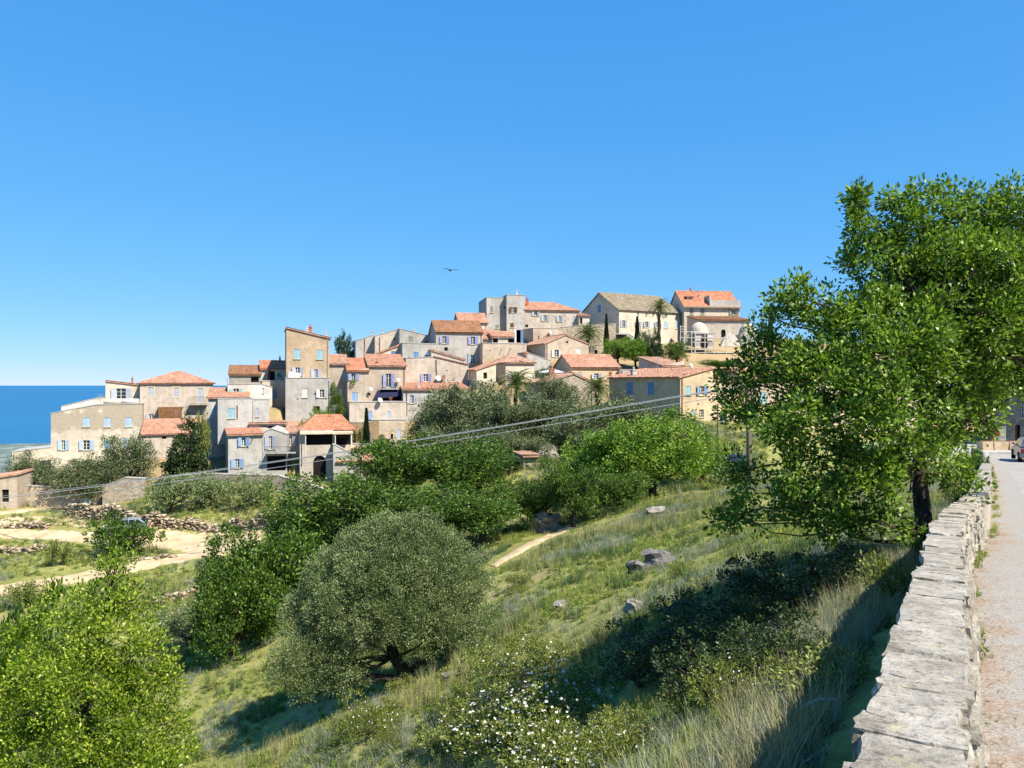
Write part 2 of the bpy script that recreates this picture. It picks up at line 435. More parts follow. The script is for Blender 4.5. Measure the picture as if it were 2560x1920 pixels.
sw = t.noise(t.scale(v, 0.004, 0.0012, 1), 1.0, 6, 0.6); sc2 = t.noise(t.scale(v, 0.0004, 0.0001, 1), 1.0, 3, 0.5)
M['sea'] = t.done(t.bsdf(t.mix(t.ramp(sc2, [(0.4, G(0)), (0.7, G(0.4))]), lin(14, 98, 146), lin(34, 120, 166)), 0.35, 0.25, t.bump(sw, 0.3, 8.0)))
t = NT('coastal_scrub'); v = t.coord(); n1 = t.noise(v, 0.012, 6, 0.7)
M['plain'] = t.done(t.bsdf(t.ramp(n1, [(0.35, lin(84, 106, 108)), (0.55, lin(116, 132, 126)), (0.68, lin(172, 174, 164))]), 0.95, 0.1))
# ------------------------------------------------------------------ village data (measured on the photograph)
# every house: zone, label, name, (x left, x right, y top, y base) of its main facade, depth of the left corner,
# turn of the facade, depth of the house, roof, wall, windows (type, x, y, w, h, paint), extras
HS = []
def H(z, label, box, Y, a, d, roof, wall, wins=(), name='village_house', cat='house', ext=3.0, chim=(), extra=(), ctrl=True, group=None):
    HS.append(dict(z=z, label=label, box=box, Y=Y, a=radians(a), d=d, roof=roof, wall=wall, wins=wins, name=name, cat=cat,
                   ext=ext, chim=chim, extra=extra, ctrl=ctrl, group=group))

# --- left end
H(1, 'big patchy stone house with two rows of sky blue shutters at the sea end', (125, 1180, [(125, 805), (240, 778), (640, 703), (1180, 690)], 1400), 100, 22, 9, ('flat',), 'patchtop',
  [('C', 535, 900, 82, 106, 'sh_sky'), ('C', 775, 902, 80, 106, 'sh_sky'), ('C', 1020, 900, 80, 108, 'sh_sky'),
   ('O', 268, 1165, 42, 112, 'sh_sky'), ('O', 535, 1165, 76, 112, 'sh_sky'), ('C', 775, 1155, 92, 112, 'sh_sky'), ('C', 985, 1140, 80, 110, 'sh_sky')])
H(1, 'cream parapet terrace sloping up behind the patchy stone house', (245, 745, [(245, 722), (660, 622), (745, 616)], 800), 106, 22, 3.0, ('flat',), 'white', name='terrace_parapet', cat='parapet', ctrl=False)
H(1, 'small cream rooftop room with tall shuttered window beside the solar tanks', (755, 1140, 428, 720), 108.5, 22, 5, ('shedx', 472, 'tile'), 'cream',
  [('F', 933, 572, 112, 122, 'sh_lilac')], chim=[(1055, 392, 22, 0.3, 'brick')], ctrl=False)
H(1, 'beige house with pyramid tiled roof, cream window surrounds and an iron balcony', (1150, 1990, 448, 900), 107, 20, 8, ('hip', 325, 'tile'), 'beige',
  [('S', 1275, 550, 66, 108, 'sh_lilac'), ('S', 1570, 555, 62, 108, 'sh_lilac'), ('S', 1850, 592, 66, 172, 'sh_lilac'), ('O', 1285, 838, 56, 60, 'sh_lilac')],
  extra=[('balcony', 1722, 1930, 690, 610, 1.0), ('screen', 1370, 1640, 725, 862)])
H(1, 'low annex with a broad orange tiled lean-to roof behind the dark tree', (1165, 1850, 1040, 1290), 99.5, 20, 5.5, ('back', 868, 'tile'), 'beige',
  [('D', 1430, 1070, 52, 46, 0), ('D', 1195, 1065, 50, 46, 0)])
# --- turquoise group
H(2, 'tall pale house with turquoise shutters and a small orange roof at its corner', (95, 560, 990, 1655), 96, 18, 7, ('back', 878, 'tile'), 'pale',
  [('C', 180, 1136, 36, 110, 'sh_turq'), ('W', 150, 1281, 34, 60, 0), ('O', 262, 1440, 60, 106, 'sh_turq'), ('D', 232, 1756 - 0, 68, 10, 0)][:3])
H(2, 'pale block with a turquoise shuttered window and a rusty downpipe', (205, 605, 1000, 1232), 94.3, 18, 5, ('flat',), 'pale',
  [('C', 362, 1167, 84, 118, 'sh_turq')], extra=[('pipe', 430, 1075, 1225)], ctrl=False)
H(2, 'narrow whitish wing with one small shuttered window right of the turquoise block', (610, 800, 1010, 1250), 95.9, 18, 5, ('flat',), 'pale',
  [('C', 660, 1155, 34, 100, 'sh_lilac')], ctrl=False)
H(2, 'white terrace house with an open door between pale blue shutters', (320, 832, [(320, 835), (700, 832), (832, 870)], 1010), 100, 18, 4, ('flat',), 'white',
  [('F', 415, 938, 66, 112, 'sh_turq'), ('W', 728, 905, 20, 60, 0)])
H(2, 'old grey stone loft with a weathered brown tile roof', (335, 700, 718, 840), 103.5, 18, 6, ('back', 618, 'tilebrown'), 'grey2',
  [('D', 632, 770, 92, 78, 0)])
H(2, 'small cream room with orange roof and half open brown door', (700, 990, 656, 800), 106, 18, 5, ('back', 562, 'tile2'), 'white',
  [('DB', 822, 728, 82, 118, 'sh_brown')], chim=[(932, 520, 18, 0.8, 'iron')], extra=[('person_pot', 912, 730)])
H(2, 'beige block under the cream room with one deep blue shuttered window', (712, 985, 795, 1180), 103.6, 18, 4, ('flat',), 'beige2',
  [('C', 866, 952, 52, 108, 'sh_deep')])
# --- tower
H(2, 'tall ochre tower house with slanted roof line and light blue shutters', (995, 1490, 182, 1000), 101.5, 17, 8, ('shedx', 302, 'tile'), 'ochre',
  [('C', 1120, 485, 76, 110, 'sh_turq'), ('C', 1380, 490, 76, 110, 'sh_turq'), ('O', 1124, 686, 50, 96, 'sh_lilac'), ('O', 1336, 708, 40, 96, 'sh_lilac')],
  chim=[(1285, 168, 36, 0.35, 'brick'), (1246, 190, 26, 0.6, 'cream'), (1465, 236, 30, 0.3, 'pale')], extra=[('cloth', 1090, 712, 78, 40)])
H(2, 'grey rendered base block with white shutters below the ochre tower', (985, 1505, 762, 1270), 99.6, 17, 4, ('flat',), 'grey',
  [('C', 1205, 935, 62, 100, 'sh_white'), ('O', 1405, 940, 54, 92, 'sh_white'), ('D', 1345, 1120, 70, 70, 0)])
# --- row right of the tower
H(2, 'sandy house with faded pinkish roof adjoining the ochre tower', (1450, 1710, 598, 1080), 103.5, 16, 6, ('back', 494, 'tilepink'), 'beige2',
  [('C', 1655, 737, 46, 104, 'sh_sky'), ('O', 1590, 930, 20, 84, 'sh_white')])
H(4, 'sandy house with violet shutters and a lime plant at its window', (42, 285, [(42, 768), (285, 735)], 1135), 101.8, 15, 6, ('back', 630, 'tile2'), 'beige2',
  [('O', 107, 840, 46, 74, 'sh_violet'), ('C', 124, 1066, 66, 100, 'sh_blue')], extra=[('plant', 104, 893), ('dishw', 303, 985, 22)])
H(4, 'beige house with a french window between tall violet shutters and a balcony', (285, 712, 712, 1135), 102.9, 15, 7, ('back', 584, 'tile'), 'beige2',
  [('F', 512, 880, 60, 158, 'sh_violet')], chim=[(388, 660, 30, 0.15, 'brick')], extra=[('balcony', 425, 622, 972, 905, 0.8), ('awning', 340, 672, 992, 1112), ('dishw', 616, 880, 22), ('dishd', 283, 1045, 20)])
H(4, 'pale terrace block with small blue shutters under the navy awning', (62, 718, 1132, 1400), 98.8, 15, 4, ('flat',), 'beige',
  [('C', 292, 1282, 62, 94, 'sh_blue'), ('C', 520, 1275, 32, 84, 'sh_sky')], extra=[('dishw', 408, 1112, 30), ('pot', 540, 1118)])
H(4, 'brown lower wing with one tall blue shuttered window', (76, 405, [(76, 1365), (310, 1365), (315, 1340), (405, 1340)], 1660), 96.5, 15, 3.5, ('flat',), 'brown',
  [('C', 272, 1558, 70, 128, 'sh_blue')])
H(4, 'stained lower facade with a narrow blue shutter above the vine', (405, 712, 1338, 1660), 97.6, 15, 4, ('flat',), 'patchy',
  [('C', 635, 1500, 34, 110, 'sh_sky'), ('D', 552, 1525, 28, 60, 0)])
H(4, 'grey house with low orange tiled roof and white shutters beside the olive grove', (682, 1440, 985, 1330), 101.5, 14, 6, ('back', 905, 'tile'), 'grey',
  [('O', 782, 1098, 40, 92, 'sh_lilac'), ('O', 985, 1100, 40, 92, 'sh_lilac')], chim=[(873, 905, 24, 0.2, 'pale')], extra=[('pipe', 722, 1000, 1290)])
H(4, 'broad beige windowed wall house with violet shutters and a rusty dish', (712, 1432, [(712, 626), (1035, 612), (1432, 705)], 960), 107, 14, 6, ('flat',), 'beige',
  [('O', 942, 850, 52, 88, 'sh_violet')], extra=[('dishw', 1075, 862, 34), ('dishr', 1135, 848, 26), ('crack', 1060, 640, 820), ('coping', 1035, 1432)])
H(4, 'grey wedge shaped house with deep blue door and window', (672, 1065, [(672, 452), (1065, 462)], 650), 113, 14, 6, ('flat',), 'grey',
  [('C', 830, 592, 56, 78, 'sh_deep'), ('C', 973, 592, 50, 74, 'sh_deep')])
H(4, 'low sandy gable with an orange coping line leaning on the grey wedge', (1005, 1385, [(1005, 532), (1385, 640)], 700), 110.5, 14, 3, ('shedx', 640, 'tile'), 'beige', ctrl=False)
H(4, 'cream half gable with orange rake and one blue window', (330, 672, [(330, 592), (672, 462)], 640), 115, 14, 4, ('shedx', 462, 'tile'), 'cream',
  [('C', 572, 566, 56, 44, 'sh_deep')], ctrl=False)
# --- ruinous house behind
H(4, 'leftmost windowless wing of the old grey house next to the dark tree', (135, 352, [(135, 425), (352, 355)], 640), 126, 14, 8, ('flat',), 'grey', chim=[(348, 318, 22, 0.4, 'grey')], extra=[('pipe', 236, 400, 560)])
H(4, 'tall middle wing of the old grey house with one tiny window', (356, 632, [(356, 372), (632, 288)], 640), 124.5, 14, 8, ('flat',), 'beige', [('D', 580, 402, 20, 26, 0)], chim=[(470, 292, 18, 0.5, 'grey')], extra=[('pipe', 410, 380, 560)])
H(4, 'sloping right wing of the old grey house with a bricked up window', (640, 1050, [(640, 286), (1050, 385)], 560), 123, 14, 8, ('flat',), 'grey', [('C', 770, 410, 50, 70, 'sh_grey'), ('D', 948, 440, 50, 16, 0)], chim=[(832, 290, 26, 0.4, 'grey')])
# --- brown roof house
H(4, 'tall grey house with brown tiled roof and three blue shuttered windows', (1060, 1597, 318, 725), 118, 14, 7, ('gable', 205, 'tilebrown'), 'grey',
  [('O', 1155, 412, 46, 84, 'sh_violet'), ('O', 1485, 420, 48, 90, 'sh_violet'), ('O', 1485, 635, 54, 96, 'sh_blue'), ('D', 1176, 518, 40, 40, 0)])
H(4, 'white house with plain orange roof at the foot of the hilltop house', (1330, 1650, 210, 330), 131, 13, 6, ('gable', 116, 'tile'), 'white')
# --- hilltop left
H(5, 'grey flat topped hilltop house with a brown left flank', (260, 492, 203, 575), 138, 11, 9, ('flat',), 'grey',
  [('C', 317, 341, 32, 70, 'sh_grey'), ('D', 470, 315, 18, 24, 0), ('C', 382, 537, 42, 40, 'sh_grey')])
H(5, 'higher grey tower block of the hilltop house with a chimney', (492, 700, 172, 575), 137.4, 11, 7, ('flat',), 'grey',
  [('O', 565, 345, 34, 66, 'sh_brown'), ('C', 553, 522, 42, 50, 'sh_brown')], chim=[(645, 125, 18, 0.4, 'white')])
H(5, 'long low hilltop house with orange roof and lilac shutters', (702, 1326, 342, 575), 138.2, 11, 8, ('hipr', 264, 'tile'), 'beige',
  [('O', 825, 380, 34, 66, 'sh_lilac'), ('O', 934, 440, 36, 68, 'sh_lilac'), ('O', 1100, 446, 22, 68, 'sh_lilac'), ('C', 1264, 450, 30, 70, 'sh_lilac'), ('D', 722, 528, 34, 30, 0)], chim=[(756, 212, 26, 0.25, 'brick')])
H(5, 'small cream annex with a dark doorway right of the long hilltop house', (1326, 1445, 408, 520), 139, 11, 5, ('back', 385, 'tile'), 'white', [('D', 1350, 470, 28, 66, 0)])
# --- hilltop middle
H(6, 'large old manor with grey brown roof and two rows of windows', (312, 1016, 432, 830), 145, 30, 12, ('gable', 268, 'tilegrey'), 'cream',
  [('W', 530, 480, 22, 46, 0), ('W', 626, 482, 22, 46, 0), ('W', 748, 488, 24, 46, 0), ('W', 852, 492, 26, 46, 0), ('W', 980, 500, 26, 46, 0),
   ('O', 362, 595, 34, 78, 'sh_lilac'), ('O', 530, 605, 30, 66, 'sh_lilac'), ('O', 626, 605, 34, 68, 'sh_lilac'), ('O', 748, 610, 30, 68, 'sh_lilac'), ('C', 850, 612, 42, 72, 'sh_sky'), ('C', 980, 618, 36, 76, 'sh_sky'),
   ('D', 610, 745, 26, 26, 0)], chim=[(500, 302, 34, 0.35, 'white'), (548, 312, 14, 0.6, 'grey')], extra=[('sidewin', 6.0, 6.9)])
H(6, 'large hilltop house with bright orange roof, dormer and stone terrace', (1062, 1700, 392, 640), 151, 6, 10, ('gable', 230, 'tile2'), 'cream',
  [('C', 1145, 457, 44, 74, 'sh_grey'), ('C', 1272, 460, 42, 74, 'sh_grey'), ('O', 1632, 460, 46, 66, 'sh_grey')],
  chim=[(1300, 258, 22, 0.3, 'beige'), (1235, 226, 16, 0.5, 'brick')], extra=[('dormer', 1170, 312, 72, 54), ('terrace', 1355, 1700, 322, 392)])
# --- middle right
H(5, 'beige terrace wall house with orange roofs and blue towels drying above it', (215, 722, 730, 890), 117, 14, 3, ('flat',), 'beige2',
  (), extra=[('spout', 432, 800), ('spout', 532, 790)])
H(5, 'tiny orange roofed house behind the beige terrace wall', (216, 400, 680, 760), 121, 14, 5, ('back', 575, 'tile'), 'cream', [('W', 265, 688, 16, 16, 0)])
H(5, 'lean-to porch with orange roof and pale posts beside the tiny house', (325, 592, 652, 745), 120.2, 14, 3, ('back', 604, 'tile'), 'beige', [('D', 362, 690, 60, 62, 0), ('D', 545, 692, 76, 58, 0)], ctrl=False)
H(5, 'tall shaded beige house with a satellite dish and pale flat roof', (797, 1142, [(797, 556), (1142, 562)], 760), 124, 20, 8, ('flat',), 'beige2', extra=[('dishw', 980, 608, 24), ('dishd', 955, 655, 18), ('pipe', 862, 640, 720)])
H(5, 'beige gable fronted house with round attic opening and white shutters', (940, 1437, 728, 890), 115.5, 20, 9, ('gfront', 1175, 632, 'tilepink'), 'beige2',
  [('O', 1066, 845, 50, 82, 'sh_white'), ('C', 1318, 832, 56, 82, 'sh_white'), ('D', 1188, 715, 26, 24, 0)])
H(5, 'house with hipped pinkish roof between the palm and the terrace wall', (480, 806, 950, 1210), 107, 18, 7, ('hip', 862, 'tilepink'), 'cream',
  [('O', 545, 1090, 30, 70, 'sh_lilac')], extra=[('dishr', 692, 858, 26)])
H(5, 'grey garden wall house sloping down beside the hipped pinkish roof', (722, 996, [(722, 835), (996, 930)], 1140), 112, 18, 4, ('flat',), 'grey', [('O', 880, 1100, 42, 66, 'sh_lilac')])
H(5, 'little cream outbuilding with lean-to roof and a dark door', (145, 368, 1032, 1200), 105.5, 18, 4, ('shedx', 958, 'tile'), 'cream', [('D', 245, 1100, 42, 70, 0)])
H(5, 'cream house with broad orange roof above the stone gable', (1240, 1792, 1000, 1190), 103.5, 16, 7, ('gable', 872, 'tile'), 'peach',
  [('O', 1524, 1112, 50, 72, 'sh_lilac'), ('C', 1335, 1090, 60, 46, 'sh_lilac'), ('D', 1320, 1010, 28, 14, 0), ('D', 1518, 1012, 28, 14, 0), ('D', 1630, 1012, 28, 14, 0)], chim=[(1628, 1060, 26, -0.25, 'brick')])
H(5, 'rough stone gable with orange tiled roof behind the olive trees', (945, 1490, 1180, 1420), 95.5, 18, 8, ('gfront', 1262, 1078, 'tilepink'), 'rubble', chim=[(1150, 1020, 60, 0.5, 'tile')])
H(5, 'whitewashed garden wall with a brown door right of the broad orange roof', (1796, 2090, 1035, 1140), 104.5, 12, 0.5, ('flat',), 'white', [('C', 1812, 1082, 26, 62, 'sh_brown')], name='garden_wall', cat='wall')
H(5, 'long stone retaining wall under the hilltop houses', (1130, 1750, [(1130, 548), (1400, 520), (1750, 505)], 760), 133, 14, 0.8, ('flat',), 'rubble', name='retaining_wall', cat='wall')
H(5, 'low stone wall with a doorway below the hilltop cypress', (1440, 1590, [(1440, 770), (1590, 745)], 900), 121, 14, 0.8, ('flat',), 'rubble', [('D', 1520, 835, 36, 60, 0)], name='retaining_wall', cat='wall')
H(6, 'grey walled garage court below the old manor', (205, 560, [(205, 712), (420, 715), (560, 800)], 880), 136, 20, 3, ('flat',), 'concrete', [('D', 332, 760, 140, 76, 0)])
# --- big beige house on the right
H(6, 'big peach coloured house with one shaded flank and blue shutters', (1016, 1400, [(1016, 1210), (1400, 1104)], 1700), 82, 30, 12, ('shedx', 1104, 'tile'), 'peach',
  [('C', 1108, 1366, 60, 104, 'sh_turq'), ('O', 1262, 1366, 56, 106, 'sh_blue'), ('W', 1262, 1628, 52, 90, 0), ('C', 1172, 1618, 56, 60, 'sh_lilac')],
  chim=[(1090, 1122, 50, 0.72, 'pale')], extra=[('dishw', 1104, 1086, 30), ('sidewin', 4.6, 3.15), ('sidewin', 8.2, 3.15), ('sidewin2', 1.9, .5)])
H(6, 'lower right wing of the peach house with a blue glazed door', (1402, 1760, [(1402, 1195), (1760, 1330)], 1790), 86, 30, 8, ('shedx', 1330, 'tile'), 'peach',
  [('W', 1432, 1376, 58, 100, 0), ('F2', 1515, 1690, 80, 170, 'sh_deep')])
H(6, 'faded tiled roof house with a small iron pergola behind the peach house', (815, 1060, [(815, 1080), (1060, 1020)], 1150), 98, 20, 6, ('back', 985, 'tilepink'), 'beige', chim=[(1112, 1015, 50, 0.3, 'brick')])
H(0, 'beige house half hidden by the oak with an orange roof', (1880, 2140, 948, 1090), 88, 24, 8, ('gable', 925, 'tile'), 'beige2',
  [('C', 1908, 995, 16, 28, 'sh_turq'), ('O', 1985, 1000, 14, 24, 'sh_blue'), ('W', 2060, 1005, 14, 24, 0)])
H(0, 'pale house behind the oak with faded roof', (2150, 2420, 905, 1080), 96, 24, 8, ('gable', 872, 'tilepink'), 'beige',
  [('C', 2200, 960, 15, 24, 'sh_blue'), ('C', 2290, 965, 15, 24, 'sh_blue'), ('C', 2370, 968, 15, 24, 'sh_blue')])
# --- bottom row
H(3, 'front grey house with orange lean-to roof and blue shutters over the lane wall', (325, 718, 772, 1215), 88.5, 22, 7, ('back', 690, 'tile'), 'grey',
  [('O', 502, 850, 44, 100, 'sh_blue'), ('O', 428, 1100, 50, 104, 'sh_blue'), ('D', 640, 1010, 4, 4, 0)][:2], extra=[('spout', 612, 800)])
H(3, 'grey wing with an arched balcony door above a dark carport opening', (720, 1000, [(720, 755), (820, 700), (1000, 765)], 1250), 89.8, 10, 7, ('flat',), 'grey',
  [('O', 812, 860, 40, 150, 'sh_lilac'), ('D', 880, 1098, 215, 170, 0)], extra=[('balcony', 770, 1110, 965, 900, 1.1)])
H(3, 'low house with pinkish weathered roof behind the grey wing', (985, 1200, 745, 1010), 93, 12, 8, ('back', 605, 'tilepink'), 'pale',
  [('O', 1042, 842, 36, 106, 'sh_lilac')])
H(3, 'pinkish tiled low roof house stepping up behind the front grey house', (575, 985, [(575, 640), (985, 740)], 900), 95.2, 18, 6, ('back', 600, 'tilepink'), 'beige', ctrl=False)
H(3, 'veranda house with red tiled roof and a dark glazed loggia over a stone arch', (1150, 1535, 735, 1320), 89.5, 16, 8, ('none',), 'beige',
  [('D', 1375, 822, 320, 130, 0), ('A', 1378, 1175, 150, 330, 0)])
H(3, 'red roofed upper pavilion with a white awning edge over the dark loggia', (1190, 1755, 716, 900), 90.5, 16, 7, ('hip2', 550, 'tile2'), 'beige2',
  [('D', 1650, 825, 170, 120, 0)], extra=[('awn2', 1150, 1748, 722, 756)])
H(3, 'cream parapet wing with pale orange lean-to roof beside the stone arch', (1535, 1885, [(1535, 890), (1560, 890), (1885, 1062)], 1330), 88.8, 16, 5, ('flat',), 'grey',
  [('W', 1582, 1052, 40, 56, 0)], extra=[('leanto', 1590, 2035, 975, 1062)])
H(3, 'cream terrace parapet behind the pale orange lean-to roof', (1532, 2060, 885, 1010), 93.5, 16, 1, ('flat',), 'cream', name='terrace_parapet', cat='parapet', ctrl=False)
# --- walls of the lane
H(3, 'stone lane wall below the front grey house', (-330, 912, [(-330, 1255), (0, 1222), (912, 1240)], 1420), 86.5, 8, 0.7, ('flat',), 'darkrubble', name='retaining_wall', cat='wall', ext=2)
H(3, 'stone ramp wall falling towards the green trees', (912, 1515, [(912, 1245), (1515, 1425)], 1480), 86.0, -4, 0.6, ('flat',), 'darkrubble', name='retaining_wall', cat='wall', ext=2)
H(8, 'ruined stone terrace wall with pale plaster beside the dirt track', (1180, 1660, [(1180, 640), (1440, 530), (1660, 540)], 790), 87, 6, 0.6, ('flat',), 'rubble', name='retaining_wall', cat='wall', ext=2)
H(8, 'broken stone terrace wall with a white gate among the olives', (210, 1180, [(210, 620), (600, 640), (1080, 700), (1180, 690)], 840), 87.5, 6, 0.6, ('flat',), 'patchy', [('C', 985, 800, 140, 70, 'sh_white')], name='retaining_wall', cat='wall', ext=2)
H(8, 'small stone shed with an orange roof edge and dark doorway by the track', (-260, 200, [(-260, 560), (200, 488)], 850), 84, 14, 5, ('shedx', 488, 'tile'), 'beige2', [('D', 62, 735, 80, 145, 0)], name='stone_shed', cat='shed')
H(8, 'low cream building with a flat white top at the cliff edge', (140, 600, [(140, 232), (600, 178)], 420), 112, 22, 6, ('flat',), 'cream', ext=4)
H(5, 'small tiled hut roof glimpsed among the green trees', (690, 860, 2030, 2130), 58, 14, 3, ('back', 1985, 'tilepink'), 'rubble', ext=2, name='garden_hut', cat='hut')
# --- house at the end of the road
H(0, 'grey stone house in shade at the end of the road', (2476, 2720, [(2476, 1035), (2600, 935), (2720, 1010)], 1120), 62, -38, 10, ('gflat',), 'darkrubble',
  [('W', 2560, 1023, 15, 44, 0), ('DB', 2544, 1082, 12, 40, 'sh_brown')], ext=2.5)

def frame(h):
    xl, xr, yt, yb = h['box']
    y_first = yt if not isinstance(yt, list) else yt[0][1]
    uL, vT = px(h['z'], xl, y_first); uR, _ = px(h['z'], xr, 0); _, vB = px(h['z'], 0, yb)
    Y0 = h['Y']; c, s = cos(h['a']), sin(h['a'])
    kL, kR = (uL - 1280) / F, (uR - 1280) / F
    X0 = kL * Y0
    w = (kR * Y0 - X0) / (c - kR * s)
    zb = EYE + (960 - vB) / F * Y0
    h['O'] = (X0, Y0, zb - h['ext']); h['w'] = w; h['zb'] = zb
    def loc(x, y):
        u, v = px(h['z'], x, y)
        k = (u - 1280) / F
        lx = (k * Y0 - X0) / (c - k * s)
        return lx, EYE + (960 - v) / F * (Y0 + lx * s) - h['O'][2]
    h['loc'] = loc
    return h
for h in HS: frame(h)

# ------------------------------------------------------------------ terrain from points seen in the photograph
def road_z(Y):
    y = np.minimum(Y, 52.0)
    y = np.where(Y > 40, 40 + (y - 40) * 0.6, y)
    return -0.066 * y
WALL_R = [(-1.95, -3.5), (-0.8, -1.4), (0.3, 0.55), (1.42, 2.54), (2.11, 3.77), (3.2, 5.7), (4.07, 7.25), (5.25, 9.34), (6.03, 10.65), (6.7, 11.7), (7.66, 13.1), (9.04, 15.2), (13.2, 22.1), (20.3, 33.9), (27.4, 46.0), (31.0, 53.5)]
ctrl = []
for u, v, Y in [(2050, 1800, 4.9), (1900, 1900, 7.0), (2100, 1700, 7.1), (2200, 1550, 9.0), (2250, 1480, 11.2), (2380, 1300, 18), (2420, 1230, 25), (2440, 1180, 38),
                (1900, 1600, 12.5), (1700, 1750, 12), (1500, 1900, 12.5), (1700, 1500, 19), (1500, 1600, 20), (1500, 1400, 31), (1800, 1350, 29), (1650, 1250, 46), (1850, 1220, 44),
                (1300, 1400, 37), (1250, 1600, 24), (1250, 1900, 16), (1000, 1900, 19), (1020, 1700, 26), (700, 1900, 22), (800, 1780, 27), (500, 1900, 26), (500, 1700, 34), (100, 1900, 28),
                (600, 1560, 42), (450, 1500, 53), (150, 1550, 50), (500, 1430, 60), (100, 1470, 60), (100, 1400, 68), (500, 1345, 74), (100, 1345, 76), (100, 1280, 85), (400, 1240, 85.5), (700, 1215, 85),
                (1400, 1330, 44), (1450, 1250, 55), (1600, 1180, 65), (1250, 1300, 52), (1000, 1350, 48), (900, 1230, 75), (1850, 1130, 70), (1200, 1150, 72), (1350, 1090, 76), (1500, 1090, 74), (1000, 1180, 80),
                (1100, 1080, 88), (1300, 1030, 94), (1450, 1010, 97), (1560, 930, 114), (1640, 930, 112), (1850, 1050, 85), (2000, 1020, 92), (2200, 990, 98), (1650, 860, 135), (1600, 960, 104),
                (-100, 1290, 84), (-100, 1480, 60), (1700, 900, 130), (1900, 900, 130), (2100, 880, 130), (2450, 1085, 66)]:
    ctrl.append(P(u, v, Y))
for h in HS:
    if h['ctrl'] and h['z'] != 1 or (h['z'] == 1 and h['ctrl'] and h['Y'] < 105):
        c, s = cos(h['a']), sin(h['a'])
        for f in (0.15, 0.85):
            ctrl.append((h['O'][0] + h['w'] * f * c + 0.4 * s, h['O'][1] + h['w'] * f * s - 0.4 * c, h['zb'] - 0.25))
for x, y in WALL_R[2:]:
    ctrl.append((x + 0.5, y, float(road_z(y)) - 0.25))
    ctrl.append((x + 6, y - 1.5, float(road_z(y)) - 0.25))
ctrl += [(-1.6, -1.0, -2.2), (-3.5, 4.0, -4.6), (-7, 12, -8.0), (-12, 5, -9.5), (-25, 12, -15), (-40, 30, -18), (0, -12, -1), (12, -10, 0.3), (20, 5, 1.0), (25, 20, 1.5), (40, 40, 2), (60, 70, 2),
         (8, -25, 1), (-10, -20, -6), (-45, 60, -15.5), (-75, 75, -20), (-85, 100, -34), (-80, 125, -45), (-62, 125, -26), (-45, 140, -18), (-20, 150, -4), (0, 160, 2), (25, 170, 4), (60, 160, 8), (90, 150, 10), (80, 110, 8), (-60, 40, -19), (-70, 10, -24)]
CT = np.array(ctrl); CXY = CT[:, :2]; CZ = CT[:, 2]
c2 = 4.0
def phi(r2): return np.sqrt(r2 + c2)
_n = len(CT)
A = phi(((CXY[:, None, :] - CXY[None, :, :]) ** 2).sum(-1)) - np.eye(_n) * 0.35
B = np.zeros((_n + 3, _n + 3)); B[:_n, :_n] = A; B[:_n, _n] = 1; B[_n, :_n] = 1; B[:_n, _n + 1:] = CXY / 50; B[_n + 1:, :_n] = CXY.T / 50
W_ = np.linalg.solve(B, np.concatenate([CZ, np.zeros(3)]))
def rbf(x, y):
    x = np.asarray(x, float).ravel(); y = np.asarray(y, float).ravel()
    out = np.empty(len(x))
    for i in range(0, len(x), 4000):
        q = np.stack([x[i:i + 4000], y[i:i + 4000]], 1)
        r2 = ((q[:, None, :] - CXY[None]) ** 2).sum(-1)
        out[i:i + 4000] = phi(r2) @ W_[:_n] + W_[_n] + (q / 50) @ W_[_n + 1:]
    return out
_wr = np.array(WALL_R)
def wall_x(y): return np.interp(y, _wr[:, 1], _wr[:, 0])
PLAIN_Z = EYE - 250.0
PADS = [(h['O'][0], h['O'][1], cos(h['a']), sin(h['a']), h['w'], h['zb'] - 0.1) for h in HS if h['cat'] == 'house' and h['ctrl'] and 85 < h['Y'] < 118]
def terrain(x, y):
    x = np.asarray(x, float); y = np.asarray(y, float); sh = np.broadcast(x, y).shape
    x = np.broadcast_to(x, sh).ravel(); y = np.broadcast_to(y, sh).ravel()
    cx = np.clip(x, -95, 110); cy = np.clip(y, -30, 185)
    z = rbf(cx, cy)
    dout = np.hypot(x - cx, y - cy)
    # outside the village spur the hill falls away to the coastal plain
    z = z - dout * 0.55
    z = np.maximum(z, PLAIN_Z - 2)
    # small unevenness
    z += 0.10 * np.sin(x * 0.9 + 1.3 * np.sin(y * 0.37)) * np.sin(y * 0.8 + 0.6) + 0.05 * np.sin(x * 2.3 + y * 1.1) * np.sin(y * 2.9 - x)
    # levelled ground in front of each house
    for hx, hy, hc, hs, hw, hz in PADS:
        lx = (x - hx) * hc + (y - hy) * hs; ly = -(x - hx) * hs + (y - hy) * hc
        pm = (lx > -0.5) & (lx < hw + 0.5) & (ly > -2.2) & (ly < 1.5)
        z = np.where(pm, np.minimum(z, hz), z)
    # keep clear below the road
    off = x - wall_x(y)
    rz = road_z(y)
    m = (off > 0.0) & (off < 9.5) & (y > -8) & (y < 75)
    z = np.where(m, np.minimum(z, rz - 0.12), z)
    m2 = (off <= 0.0) & (off > -2.2) & (y > -8) & (y < 18)
    z = np.where(m2, np.minimum(z, rz - 0.12 - 0.2 * np.clip(-off / 0.4, 0, 1) + np.minimum(off + 0.4, 0) * 0.10), z)
    return z.reshape(sh)

def ground(u, v, ymin=3.0, ymax=160.0):
    """where the view ray through photo pixel (u, v) meets the hillside"""
    Y = np.linspace(ymin, ymax, 900)
    X = (u - 1280.0) / F * Y; Zr = EYE + (960.0 - v) / F * Y
    d = Zr - terrain(X, Y)
    i = np.where(d < 0)[0]
    if len(i) == 0: i = [len(Y) - 1]
    k = i[0]
    return float(X[k]), float(Y[k]), float(terrain(X[k:k + 1], Y[k:k + 1])[0])

